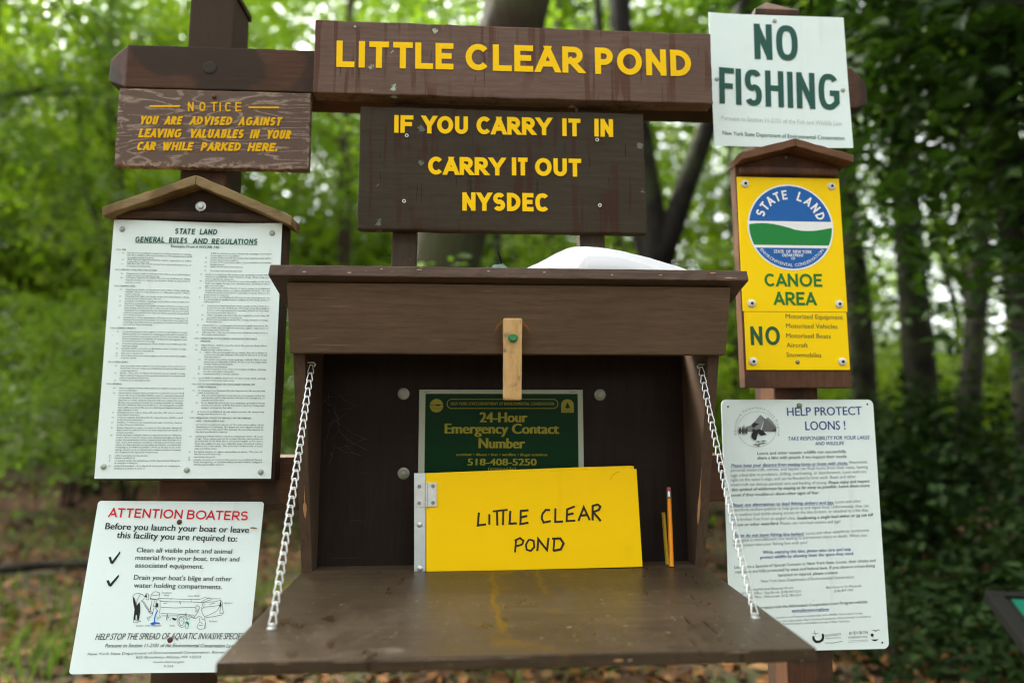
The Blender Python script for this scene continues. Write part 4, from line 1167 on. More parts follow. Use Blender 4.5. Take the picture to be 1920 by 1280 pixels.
FT = ((0.0036, 0.0412), (0.145, 0.0382), (0.143, 0.0100), (0.002, 0.0131))
ft = lambda x, y: quad(FT, x, y, 400, 250, 1700, 530)
k = Ink()
k.stroke([ft(*p) for p in ((430, 400), (440, 460), (480, 500), (540, 500), (590, 470), (610, 420))], .0045); k.stroke([ft(*p) for p in ((600, 440), (610, 390), (590, 360))], .0040)
k.stroke([ft(450, 300), ft(470, 390)], .0006); k.stroke([ft(410, 350), ft(520, 350)], .0005)
k.stroke([ft(*p) for p in ((640, 520), (780, 522), (950, 490))], .0007); k.stroke([ft(1060, 485), ft(1420, 465)], .0004)
k.poly([ft(*p) for p in ((1475, 300), (1515, 285), (1550, 300), (1600, 278), (1640, 300), (1595, 290), (1555, 318), (1515, 296))]); k.disc(ft(1490, 380), .0030); k.stroke([ft(1495, 390), ft(1510, 425)], .0007)
k.poly([ft(*p) for p in ((1470, 460), (1605, 455), (1570, 485), (1530, 490), (1500, 480))])
k.build("foot_logo", M['black'], s)
for p in ((-0.1403, 0.4561), (0.1413, 0.4607), (0.1403, 0.0113)): MB().lathe([(.0019, -.0002), (.0019, .0003)], (p[0], 0, p[1]), n=12).build("hole", M['darkhole'], s)
pin(s, (0.0028, 0.4582), .0052, M['dull'], "screw", .003)

# ---------------------------------------------------------------- the register box
BOXO = Vector((0.0706, 1.287, 0.975)); LATCH = Vector((0.0705, 1.09, 1.385))
M['header'] = header_mat(); M['lid'] = lid_mat()
bx = tag(empty("register_box", BOXO), "brown wooden register box with its front let down on two chains", "box")
def bp(mb, name, mat, parent=None, **k): 
    if parent is None: return mb.build(name, mat, bx, BOXO, **k)
    return mb.build(name, mat, parent, BOXO, **k)
yf = lambda z, o=0.0: 1.071 + o + 0.29 * (1.4735 - z)      # sloping front plane
ru = lambda y: 1.4785 - 0.29 * (y - 1.055)                 # underside of the sloping roof
TH = 0.0198
for x0, x1 in ((-0.2900, -0.2710), (0.4090, 0.4280)):
    pr = [(yf(1.470, TH), 1.470 - .003), (1.2865, ru(1.2865) - .003), (1.2865, 0.975), (yf(0.975, TH), 0.975)]
    bp(MB().prism_x(pr, x0, x1), "side_panel", M['box_z'], bevel=.0012, cuts={'z': 16}, jit=.0006)
bp(MB().box(-0.2708, 0.4088, 1.268, 1.286, 0.975, 1.408), "back_panel", M['inner_shade'])
bp(MB().box(-0.2708, 0.4088, 1.2005, 1.2678, 0.976, 0.9925), "floor_panel", M['box'], bevel=.001)
hd = bp(MB().prism_x([(yf(1.4735), 1.4735 - .003), (yf(1.4735, TH - .0004), 1.4735 - .003), (yf(1.361, TH - .0004), 1.361), (yf(1.361), 1.361)], -0.2906, 0.4320), "header_panel", M['header'], bevel=.0018, cuts={'x': 30}, jit=.0005)
y2 = 1.248
bp(MB().prism_x([(1.055, ru(1.055)), (1.0602, ru(1.055) + .0182), (y2 + .005, ru(y2) + .0182), (y2, ru(y2))], -0.3155, 0.4566), "roof_panel", M['edge'], bevel=.002, cuts={'x': 60, 'y': 6}, jit=.0012, jscale=50, jax=(.6, 1, .35))
lz = lambda y: 0.981 + 0.015 * (y - 0.818) / 0.38
lid = bp(MB().prism_x([(0.816, lz(.816)), (1.1985, lz(1.1985)), (1.1985, lz(1.1985) - .0155), (0.816, lz(.816) - .0155)], -0.2835, 0.4165), "lid", M['lid'], bevel=.0022, cuts={'x': 40, 'y': 8}, jit=.0007, jax=(1, .6, 0))
# raw wood chips on the side panel edges
chip = plain("raw_wood_chip", (0.42, 0.22, 0.09), 0.8, 0, .3, 150)
for xx, zz, hh in ((-0.2795, 1.115, .028), (0.4095, 1.118, .05)):
    mb = MB(); n = 9; L_ = []; R_ = []
    for i in range(n):
        z = zz - hh + 2 * hh * i / (n - 1); wd = .0024 * max(.18, math.sin(math.pi * min(1, (i + .5) / n * 1.1)) ** 1.2) * (1.5 if i < 4 else .45) * rnd.uniform(.6, 1.2)
        L_.append((xx - wd, yf(z, TH) - .0012, z)); R_.append((xx + wd, yf(z, TH) - .0012, z))
    v = L_ + R_; mb.add(v + [(p[0], p[1] + .002, p[2]) for p in v], [(i, i + 1, n + i + 1, n + i) for i in range(n - 1)] + [(2 * n + i, 3 * n + i, 3 * n + i + 1, 2 * n + i + 1) for i in range(n - 1)])
    bp(mb, "wood_chip", chip)
# paint worn off the edges of roof and shelf
def worn(pts_):
    mb = MB()
    for p, du, dv, L, H, n in pts_:
        n_ = 7; p = Vector(p); du = Vector(du); dv = Vector(dv); up_ = []; lo_ = []
        for i in range(n_):
            t_ = i / (n_ - 1) - .5; e = math.sqrt(max(0.02, 1 - 4 * t_ * t_)); up_.append(p + du * L * t_ + dv * H * e * rnd.uniform(.3, .8)); lo_.append(p + du * L * t_ - dv * H * e * rnd.uniform(.3, .8))
        v = up_ + lo_; nn = du.cross(dv).normalized() * .0012; b = [q + nn for q in v]
        mb.add([tuple(q) for q in v] + [tuple(q) for q in b], [(i, i + 1, n_ + i + 1, n_ + i) for i in range(n_ - 1)])
        bp(mb, "worn_patch", chip_p if n else chip); mb = MB()
chip_p = plain("worn_paint", (0.30, 0.23, 0.16), .8, 0, .4, 200)
wl = []
for x, L, n in ((0.4240, .016, 0), (0.3980, .010, 0), (0.23, .004, 1), (0.12, .006, 1), (-0.08, .009, 1), (-0.19, .007, 1), (0.31, .006, 1), (0.03, .005, 1), (-0.26, .006, 1), (-.14, .004, 1)):
    z = ru(1.055) + .0182 * rnd.uniform(.25, .75); wl.append(((x, 1.0543 + (z - ru(1.055)) * .29, z), (1, 0, .02), (0, .29, 1), L, .0017, n))
for x, L, H, n in ((-0.04, .17, .0009, 1), (-.13, .05, .0008, 1), (0.176, .012, .0022, 0), (0.19, .006, .0016, 1), (.05, .05, .0007, 1), (-.21, .018, .0008, 1), (.32, .03, .0009, 1)):
    wl.append(((x, .8150, lz(.816) - (.0022 if H < .0012 else .008)), (1, 0, 0), (0, 0, 1), L, H, n))
worn(wl)
# latch
def on_front(x, z, off): return (x, yf(z) - off, z)
mb = MB(); v = []
for off in (.0012, .0165):
    for x, z in ((0.0545, 1.4165), (0.0850, 1.4165), (0.0868, 1.2855), (0.0562, 1.2855)): v.append(on_front(x, z, off))
mb.add(v, [(0, 1, 2, 3), (7, 6, 5, 4), (0, 4, 5, 1), (1, 5, 6, 2), (2, 6, 7, 3), (3, 7, 4, 0)])
la = bp(mb, "latch", M['latch'], bevel=.0028, cuts={'z': 10}, jit=.0006)
c = on_front(LATCH.x, LATCH.z, .0165)
bp(MB().lathe([(.0078, 0), (.0082, .0012), (.0060, .0018)], c, n=24), "latch_washer", M['gscrew'], la)
bp(MB().lathe([(.0056, .0018), (.0056, .0058), (.0048, .0062), (.0036, .0056)], c, n=6), "latch_screw", M['gscrew'], la)
# bolts through the back panel
for u, v in ((-0.122, 1.302), (0.2483, 1.3004), (-0.1194, 1.1559)):
    o = bp(MB().lathe([(.0108, 0), (.0108, .0016), (.0072, .0024), (.0070, .0012)], (u, 1.268, v), n=24), "washer", M['dull'])
    bp(MB().lathe([(.0050, .0012), (.0046, .0040), (.002, .0044)], (u, 1.268, v), n=14), "bolt_head", M['dull'], o)
# chains
def chain(p0, p1, sag, nl):
    eye = MB(); p0, p1 = Vector(p0), Vector(p1)
    sx = -1 if p0.x < 0 else 1
    eye.tube([p0 + Vector((sx * .006, 0, .004)), p0 + Vector((-sx * .004, -.001, .004)), p0 + Vector((-sx * .007, -.001, .001)), p0 + Vector((-sx * .005, -.001, -.003))], .0016, 8)
    ft_ = MB().lathe([(.0062, 0), (.0062, .0012), (.0038, .002), (.0036, .006), (.002, .0066)], (p1.x, p1.y, lz(p1.y)), 'z', 16)
    ch = bp(eye, "chain", M['zinc']); bp(ft_, "foot_screw", M['zinc'], ch)
    # one formed link: narrow rounded top, broad straight foot
    L = (p1 - p0).length / nl
    prof = [(-.0021, .0), (.0021, .0), (.0030, -.0035), (.0048, -.0125), (.0044, -.0150), (.0032, -.0160), (-.0032, -.0160), (-.0044, -.0150), (-.0048, -.0125), (-.0030, -.0035)]
    lk = MB().tube([(x, 0, z) for x, z in prof], .00105, 7, closed=True)
    me = None
    for i in range(nl):
        t_ = (i + .02) / nl
        a = p0.lerp(p1, t_) + Vector((0, 0, -sag * 4 * t_ * (1 - t_))); b = p0.lerp(p1, min(1, t_ + 1 / nl)) + Vector((0, 0, -sag * 4 * (t_ + 1 / nl) * (1 - t_ - 1 / nl)))
        d = (a - b).normalized()                       # link's own up
        xax = Vector((1, 0, 0)); yax = d.cross(xax).normalized(); xax = yax.cross(d).normalized()
        tilt = Matrix.Rotation(R(11), 4, 'X') @ Matrix.Rotation(R(rnd.uniform(-18, 18)), 4, 'Z')
        m = Matrix((xax, yax, d)).transposed().to_4x4()
        m = Matrix.Translation(a - BOXO) @ m @ tilt
        if me is None:
            o = lk.build("link", M['chain'], ch, smooth=True); me = o.data
        else:
            o = bpy.data.objects.new("link", me); COL.objects.link(o); o.parent = ch
        o.matrix_local = m
chain((-0.2645, 1.1435, 1.345), (-0.2526, 0.9245, lz(.9245) + .007), 0.008, 29)
chain((0.4030, 1.1440, 1.344), (0.3900, 0.9277, lz(.9277) + .007), 0.013, 29)

# ---------------------------------------------------------------- things in and on the box
s = sign_root("emergency_notice", (0.0612, 1.2655, 1.110), (0, 0, 0), "green notice with yellow 24-Hour Emergency Contact Number, stapled inside the box", "sign")
MB().box(-0.1539, 0.1539, 0, .0012, 0.02, 0.1997).build("sheet", M['emwhite'], s)
k = Ink(); k.poly([(-0.1424, 0.03), (0.1441, 0.03), (0.1441, 0.1921), (-0.1424, 0.1921)]); k.build("green_field", M['emgreen'], s, -.0003)
k = Ink(); [k.font(*t_, bold=.045) for t_ in T['emY']]; [k.font(*t_, bold=.03) for t_ in T['emP']]; [k.font(*t_, bold=.012, res=2) for t_ in T['emS']]
k.disc((-0.1217, 0.1699), .0126, 32); a0, a1, b0, b1 = -0.1021, 0.1063, 0.1648, 0.1818; r_ = (b1 - b0) / 2
k.stroke([(a0 + r_ + r_ * math.cos(R(a)), (b0 + b1) / 2 + r_ * math.sin(R(a))) for a in range(90, 271, 15)] + [(a1 - r_ + r_ * math.cos(R(a)), (b0 + b1) / 2 + r_ * math.sin(R(a))) for a in range(-90, 91, 15)], .0012, True)
k.poly([(0.1124, 0.1568), (0.1363, 0.1568), (0.1363, 0.172)] + [(0.12435 + .01195 * math.cos(R(a)), 0.172 + .0100 * math.sin(R(a))) for a in range(15, 180, 15)] + [(0.1124, 0.172)])
k.build("yellow_lettering", M['emyel'], s, -.0005)
k = Ink(); k.cut(); k.stroke([(-0.1343, 0.1708), (-0.1091, 0.1708)], .0008); k.poly([(-.127, .1708), (-.118, .1725), (-.112, .1708), (-.118, .1692)]); k.stroke([(-0.133, 0.1648), (-0.1104, 0.1648)], .0005)
k.cut(); k.poly([(0.1195, 0.1655), (0.1295, 0.1655), (0.1245, 0.1765)]); k.stroke([(.1245, .1655), (.1245, .1635)], .001); k.font("Forests", .1165, .1592, .1325, .1592, .0022, res=1, cut=False)
k.build("emblem_detail", M['emgreen'], s, -.0008)
for x in (-0.139, 0.003, 0.135): MB().tube([(x - .006, -.0009, .1955), (x + .006, -.0009, .1958)], .0006, 6).build("staple", M['dull'], s)

s = sign_root("log_book", (0.1171, 1.2069, 0.9935), (-0.0593, -0.014, 0), "yellow register book with LITTLE CLEAR POND in black marker and metal hinge strip", "book")
cov = [(-0.1890, 0.0010), (0.1904, -0.0006), (0.1885, 0.1690), (-0.1900, 0.1672)]
MB().prism_y(cov, 0, .0032).build("front_cover", M['book'], s, bevel=.0011)
MB().prism_y([(-0.2095, 0.0016), (0.1870, 0.0002), (0.1868, 0.1742), (0.1800, 0.1748), (0.0901, 0.1741), (-0.2100, 0.1690)], .0125, .0160).build("back_cover", M['book'], s, bevel=.001)
pages = plain("book_pages", (0.62, 0.58, 0.46), .8); MB().prism_y([(-0.1880, 0.003), (0.1830, 0.002), (0.1820, 0.1660), (-0.1880, 0.1650)], .0035, .0122).build("pages", pages, s)
st = MB().prism_y([(-0.2099, 0.0016), (-0.1906, 0.0010), (-0.1908, 0.1690), (-0.2110, 0.1697)], -.0004, .0020).build("hinge_strip", M['alu'], s, bevel=.0006)
for p in ((-0.2008, 0.0817), (-0.1994, 0.0083)):
    o = MB().lathe([(.0052, .0004), (.0046, .0020), (.0026, .0030)], (p[0], 0, p[1]), n=18).build("strip_screw", M['zinc'], st, smooth=True)
hg = MB()
for a0, a1 in ((-0.2079, -0.1916), (-0.1868, -0.1713)): hg.box(a0, a1, -.0022, -.0008, 0.1113, 0.1531)
hinge = hg.build("hinge", M['zinc'], s, bevel=.0004)
for z0, z1 in ((.1115, .125), (.1255, .139), (.1395, .153)): MB().tube([(-0.1892, -.0022, z0), (-0.1892, -.0022, z1)], .0027, 12).build("knuckle", M['zinc'], hinge)
for a in (-0.2015, -0.1775):
    for z in (.118, .1465): MB().lathe([(.0034, .0022), (.0030, .0030), (.0012, .0028)], (a, 0, z), n=14).build("hinge_screw", M['dull'], hinge)
k = Ink()
for hi, st_ in enumerate(HAND):
    if hi in (8, 16): k.cut()
    P_ = [np.array(p) for p in st_]
    if len(P_) > 2:                               # soften hand strokes a little
        Q_ = [P_[0]]
        for i in range(len(P_) - 1):
            for q in (.33, .67, 1): Q_.append(P_[i] * (1 - q) + P_[i + 1] * q + np.array((rnd.uniform(-.0003, .0003), rnd.uniform(-.0003, .0003))))
        P_ = Q_
    k.stroke(P_, .0036 + rnd.uniform(-.0004, .0004), ext=.0009)
k.build("handwriting", M['pen'], s, -.0004)
k = Ink(); k.stroke([(0.1393, 0.1506), (0.143, .158), (.149, .1628), (0.1574, 0.1652)], .0007); k.build("pen_mark", ink("faint_pen", (0.30, .20, .02)), s, -.0004)

def pencil(name, base, top, r_, label, mat, eraser):
    base, top = Vector(base), Vector(top); d = (top - base); L = d.length
    o = tag(empty(name, base), label, "pencil"); o.rotation_euler = d.to_track_quat('Z', 'Y').to_euler()
    if eraser:
        MB().lathe([(r_, 0), (r_, L - .020)], (0, 0, 0), 'z', 6).build("shaft", mat, o)
        MB().lathe([(r_ * 1.04, L - .020), (r_ * 1.06, L - .016), (r_ * .98, L - .015), (r_ * 1.06, L - .013), (r_ * .98, L - .011), (r_ * 1.05, L - .006)], (0, 0, 0), 'z', 16).build("ferrule", M['ferrule'], o, smooth=True)
        MB().lathe([(r_ * .98, L - .006), (r_ * .98, L - .0014), (r_ * .7, L)], (0, 0, 0), 'z', 16).build("eraser", M['rubber'], o, smooth=True)
    else:
        mb = MB(); n = 6; v = [(r_ * math.cos(2 * math.pi * i / n), r_ * math.sin(2 * math.pi * i / n), 0) for i in range(n)]
        v += [(p[0], p[1], L - rnd.uniform(0, .006)) for p in v]; v += [(0, 0, L - .006)]
        mb.add(v, [(i, (i + 1) % n, n + (i + 1) % n, n + i) for i in range(n)] + [(n + i, n + (i + 1) % n, 2 * n) for i in range(n)] + [tuple(range(n - 1, -1, -1))]); mb.build("shaft", mat, o)
pencil("pencil", (0.3610, 1.213, 0.9945), (0.3665, 1.235, 1.1305), .0040, "orange pencil with pink eraser standing in the box", M['pencil'], True)
pencil("pencil", (0.3610, 1.238, 0.9930), (0.3612, 1.255, 1.0835), .0036, "short worn yellow pencil stub with broken end beside the orange pencil", M['pencil2'], False)

# white foam on the roof
rt = lambda y: ru(y) + .0185
H_ = [(0.100, 0.000), (0.112, .006), (0.135, .018), (0.160, .032), (0.180, .042), (0.190, .0445), (0.212, .0455), (0.236, .0445), (0.262, .040), (0.290, .034), (0.318, .0265), (0.345, .0180), (0.368, .0105), (0.388, .003), (0.396, 0)]
xs0 = np.linspace(0.100, 0.396, 60); xs = 0.248 + (xs0 - 0.248) * 1.055 - .004; hs_ = 1.06 * np.interp(xs0, [p[0] for p in H_], [p[1] for p in H_])
V = []; F = []
ys = [1.108, 1.1085, 1.118, 1.142, 1.165, 1.19, 1.208, 1.216]
ztop = 1.5125
for i, x in enumerate(xs):
    e = float(np.interp(xs0[i], [.100, .160, .172, .205, .255, .300, .348, .372, .396], [0, .0, .06, .60, .62, .55, .30, .02, 0]))
    fr_ = [0, e, e + .05 * (e > .05), .93, 1.0, .96, .7, 0]
    for j, (y, f_) in enumerate(zip(ys, fr_)):
        base = rt(y) + .0006; full = max(0.0, ztop + hs_[i] - base) * min(1, hs_[i] / .004)
        n_ = .0010 * noise.noise(Vector((x * 26, y * 26, 3))) + .0006 * noise.noise(Vector((x * 90, y * 60, 1)))
        V.append((x, y, base + max(0.0, full * f_ + (n_ if f_ > .3 else 0))))
nY = len(ys)
for i in range(len(xs) - 1):
    for j in range(nY - 1): F.append((i * nY + j, (i + 1) * nY + j, (i + 1) * nY + j + 1, i * nY + j + 1))
for i in range(len(xs) - 1): F.append((i * nY, i * nY + nY - 1, (i + 1) * nY + nY - 1, (i + 1) * nY))
F.append(tuple(range(nY))); F.append(tuple((len(xs) - 1) * nY + j for j in range(nY - 1, -1, -1)))
fo = MB().add(V, F).build("foam_block", M['foam'], None, smooth=True)
tag(fo, "white domed foam block lying on top of the brown box", "foam block")
def blob(name, c, rx, ry, rz, mat, amp, label, cat, tilt=0):
    bm = bmesh.new(); bmesh.ops.create_icosphere(bm, subdivisions=3, radius=1)
    for q in bm.verts:
        n_ = noise.noise(q.co * 2.3 + Vector(c) * 9); q.co *= 1 + amp * n_
        q.co = Vector((q.co.x * rx, q.co.y * ry, q.co.z * rz)); q.co.rotate(Matrix.Rotation(tilt, 3, 'Y'))
    for f_ in bm.faces: f_.smooth = True
    me = bpy.data.meshes.new(name); bm.to_mesh(me); bm.free()
    o = link(name, me, mat); o.location = c
    return tag(o, label, cat)
o = blob("mossy_lump", (0.050, 1.112, 1.501), .0155, .013, .0135, M['lump'], .25, "small speckled green lump with a thin black stem on the box roof", "lump", -.3)
MB().tube([(0.003, -.001, .010), (.002, -.001, .020), (-.001, -.001, .030), (-.002, -.001, .036)], [.0021, .0017, .0012, .0005], 7).build("stem", M['frame'], o)
o = blob("plastic_scrap", (0.1, 1.106, 1.4985), .013, .008, .0050, plain("grey_plastic", (0.30, .36, .33), .3, 0, .5, 120), .5, "crumpled grey green scrap at the left end of the white foam", "plastic scrap", -.35)
# cobweb
wb = MB()
for i in range(26):
    a = Vector((-0.262 + rnd.uniform(0, .035), 1.262 - rnd.uniform(0, .03), 1.30 - rnd.uniform(0, .12))); b = a + Vector((rnd.uniform(-.02, .055), rnd.uniform(-.01, .004), rnd.uniform(-.045, .03)))
    m_ = a.lerp(b, .5) + Vector((0, 0, -.004)); wb.tube([a, m_, b], .0001, 3, cap=False)
cw = wb.build("cobweb", M['web']); tag(cw, "grey cobweb in the upper left corner inside the box", "cobweb")

# ---------------------------------------------------------------- ground, path and litter
def gz(x, y):
    """ground height"""
    return 0.10 * noise.noise(Vector((x * .16, y * .16, 0))) + 0.03 * noise.noise(Vector((x * .7, y * .7, 5))) + max(0, y - 14) * 0.012 * (1 if x < 4 else -.4)
def ground_mat():
    g = G("forest_floor")
    n = g.noise(1.1, None, 5, .6); n2 = g.noise(14, None, 5, .7); vo = g.n("TexVoronoi", {"Vector": g.co(), "Scale": 13.0, "Randomness": 1.0})
    leaf = g.ramp(g.n("SeparateColor", {0: vo.outputs["Color"]}).outputs[0], [(0.0, (0.035, 0.020, 0.008)), (.35, (.085, .042, .014)), (.6, (.13, .062, .020)), (.8, (.06, .042, .014)), (1, (.17, .10, .04))])
    c = g.mix(g.step(n2, .4, .65), (0.030, 0.020, 0.012), leaf)
    c = g.mix(g.math('MULTIPLY', g.step(n, .48, .62), .6), c, (.030, .050, .012))
    return g.done(c, .9, 0, g.bump(g.math('ADD', n2, vo.outputs["Distance"]), .8, .02), .2)
xs = np.concatenate([np.linspace(-120, -16, 14)[:-1], np.linspace(-16, 16, 70), np.linspace(16, 120, 14)[1:]])
ys = np.concatenate([np.linspace(-60, -3, 10)[:-1], np.linspace(-3, 26, 64), np.linspace(26, 160, 16)[1:]])
V = [(x, y, gz(x, y)) for y in ys for x in xs]; nx_ = len(xs)
F = [(j * nx_ + i, j * nx_ + i + 1, (j + 1) * nx_ + i + 1, (j + 1) * nx_ + i) for j in range(len(ys) - 1) for i in range(nx_ - 1)]
tag(np_mesh("ground", V, F, ground_mat(), smooth=True), kind="structure")
g = G("dirt_path"); n = g.noise(3, None, 6, .7)
pm = g.done(g.ramp(n, [(.3, (.045, .024, .012)), (.55, (.090, .047, .023)), (.8, (.13, .075, .040))]), .95, 0, g.bump(n, .6, .02), .15)
V = []; F = []
for i in range(41):
    x = -22 + 26 * i / 40; yc = 12.4 - .06 * (x + 6) + .5 * math.sin(x * .4)
    hw = 1.7 + .25 * math.sin(x * 1.7) + .2 * math.sin(x * 3.1)
    for j in range(7):
        y = yc - hw + 2 * hw * j / 6; V.append((x, y, gz(x, y) + .012))
F = [(i * 7 + j, (i + 1) * 7 + j, (i + 1) * 7 + j + 1, i * 7 + j + 1) for i in range(40) for j in range(6)]
tag(np_mesh("path", V, F, pm, smooth=True), kind="structure")

def leaf_mat(name, cols, trans=0.45, rough=.5, gloss=.25):
    """foliage: colour varies leaf by leaf, light passes through"""
    g = G(name)
    geo = g.n("NewGeometry"); oi = g.n("ObjectInfo")
    big = g.noise(1.3, None, 2)
    f = g.math('ADD', g.math('MULTIPLY', geo.outputs["Random Per Island"], .6), g.math('MULTIPLY', g.step(big, .3, .7), .4))
    c = g.ramp(f, [(i / (len(cols) - 1), k_) for i, k_ in enumerate(cols)])
    g.set(g.b.inputs["Base Color"], c); g.b.inputs["Roughness"].default_value = rough; g.b.inputs["Specular IOR Level"].default_value = gloss
    tr = g.n("BsdfTranslucent", {0: g.mix(1.0, c, (1.05, 1.22, .42), 'MULTIPLY')})
    mx = g.n("MixShader", {0: trans, 1: g.b, 2: tr})
    g.t.links.new(mx.outputs[0], g.out.inputs[0])
    return g.m
LM = {
 'left': leaf_mat("leaf_mid_green", [(.080, .130, .016), (.11, .180, .022), (.15, .225, .030), (.20, .27, .042)], .58, .45, .4),
 'bright': leaf_mat("leaf_yellow_green", [(.085, .145, .012), (.13, .21, .016), (.19, .26, .020), (.25, .28, .022)], .6),
 'deep': leaf_mat("leaf_deep_green", [(.040, .076, .011), (.060, .108, .016), (.080, .138, .021), (.11, .17, .028)], .45),
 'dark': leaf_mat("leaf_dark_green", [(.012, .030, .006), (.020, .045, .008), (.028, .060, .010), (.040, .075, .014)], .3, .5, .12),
}
def bark_mat(name, col, moss=.3, light=1.6):
    g = G(name)
    n = g.noise(1.0, g.map((26, 26, 5)), 6, .65); m_ = g.noise(2.3, None, 4)
    c = g.ramp(n, [(.3, tuple(x * .45 for x in col)), (.55, col), (.8, tuple(x * light for x in col))])
    c = g.mix(g.math('MULTIPLY', g.step(m_, .45, .65), moss), c, (.05, .062, .022))
    return g.done(c, .9, 0, g.bump(n, .9, .03), .2)
LM['black'] = leaf_mat("leaf_shaded_green", [(.005, .012, .003), (.008, .018, .004), (.012, .026, .006), (.018, .034, .008)], .25, .75, .04)  # leaf colour taken below real foliage to stand for deep shade at right
BM = {'brown': bark_mat("bark_brown", (.036, .024, .011), .55, 1.6), 'dark': bark_mat("bark_dark", (.015, .012, .008), .55, 1.6), 'grey': bark_mat("bark_grey", (.024, .020, .014), .35)}

rng = np.random.default_rng(11)
def norm(a): return a / np.maximum(1e-9, np.linalg.norm(a, axis=-1, keepdims=True))
def leaves_np(P, D, N_, size, wid=.52, shape=0):
    """leaf blades at points P pointing along D with normals N; size per leaf"""
    D = norm(D); B = norm(np.cross(D, N_)); N_ = np.cross(B, D); s_ = size[:, None]
    if shape == 0:
        rows = [(0, 0, 0), (.42, .5, .05), (1, 0, -.06), (.42, -.5, .05)]; faces = [(0, 1, 2, 3)]
    else:
        rows = [(0, 0, 0), (.22, .36, .05), (.50, .50, .06), (.80, .26, .01), (1, 0, -.12), (.80, -.26, .01), (.50, -.50, .06), (.22, -.36, .05), (.25, 0, -.01), (.52, 0, -.02), (.80, 0, -.06)]
        faces = [(0, 1, 8, 8), (0, 8, 7, 7), (1, 2, 9, 8), (8, 9, 6, 7), (2, 3, 10, 9), (9, 10, 5, 6), (3, 4, 10, 10), (10, 4, 5, 5)]
    k = len(rows)
    V = np.stack([P + s_ * (D * a + B * (b * wid) + N_ * c) for a, b, c in rows], 1).reshape(-1, 3)
    base = (np.arange(len(P)) * k)[:, None, None]
    if shape == 0: return V, (base + np.array(faces)[None]).reshape(-1, 4)
    tri = []
    for q in faces:
        tri.append(q[:3]); 
        if len(set(q)) == 4: tri.append((q[0], q[2], q[3]))
    return V, (base + np.array(tri)[None]).reshape(-1, 3)
def sprays(C, rad, n_leaf, size, up=.75, droop=.15, shape=0, wid=.52):
    """flat leafy sprays: C centres (n,3), rad radii (n)"""
    n = len(C)
    nor = norm(np.stack([rng.normal(0, .32, n), rng.normal(0, .32, n), np.full(n, up)], 1))
    d0 = norm(np.cross(nor, rng.normal(0, 1, (n, 3)))); d1 = np.cross(nor, d0)
    m = n * n_leaf
    tw = rng.integers(0, 6, (n, n_leaf)) * (2 * np.pi / 6) + rng.normal(0, .10, (n, n_leaf)) + rng.uniform(0, 6, (n, 1))
    r_ = rad[:, None] * np.sqrt(rng.uniform(.02, 1, (n, n_leaf)))
    side = np.where(rng.random((n, n_leaf)) < .5, 1, -1)
    dirv = d0[:, None] * np.cos(tw)[..., None] + d1[:, None] * np.sin(tw)[..., None]
    tang = -d0[:, None] * np.sin(tw)[..., None] + d1[:, None] * np.cos(tw)[..., None]
    P = C[:, None] + dirv * r_[..., None] + nor[:, None] * rng.normal(0, .05, (n, n_leaf))[..., None]
    P[..., 2] -= droop * r_ ** 2 / np.maximum(.2, rad[:, None])
    D = dirv * .7 + tang * side[..., None] * .8 + np.array((0, 0, -.25))
    NN = nor[:, None] + rng.normal(0, .35, (n, n_leaf, 3))
    sz = size * rng.uniform(.65, 1.25, m)
    return leaves_np(P.reshape(m, 3), D.reshape(m, 3), NN.reshape(m, 3), sz, wid, shape)
def trunk_mesh(paths, nseg=10, rough=.10):
    """tapered, slightly lumpy tubes; paths = list of (points, radii)"""
    mb = MB()
    for pts, rad in paths:
        P_, R_ = [], []
        for i in range(len(pts) - 1):
            for q in range(4):
                t_ = q / 4; P_.append(Vector(pts[i]).lerp(Vector(pts[i + 1]), t_)); R_.append(rad[i] * (1 - t_) + rad[i + 1] * t_)
        P_.append(Vector(pts[-1])); R_.append(rad[-1])
        b = len(mb.v); mb.tube(P_, R_, nseg)
        for i in range(b, len(mb.v)):
            v = Vector(mb.v[i]); c = P_[(i - b) // nseg]; rr = (v - c)
            k_ = 1 + rough * 2 * noise.noise(v * (1.6 / max(.12, R_[(i - b) // nseg]) * .25)) ; mb.v[i] = tuple(c + rr * k_)
    return mb
def limb(p0, p1, r0, r1, sag=.12):
    p0, p1 = Vector(p0), Vector(p1); L = (p1 - p0).length
    m1 = p0.lerp(p1, .35) + Vector((rnd.uniform(-.06, .06), rnd.uniform(-.06, .06), sag * .9)) * L * .5
    m2 = p0.lerp(p1, .7) + Vector((rnd.uniform(-.06, .06), rnd.uniform(-.06, .06), sag * .8)) * L * .5
    return ([p0, m1, m2, p1], [r0, r0 * .7 + r1 * .3, r0 * .35 + r1 * .65, r1])
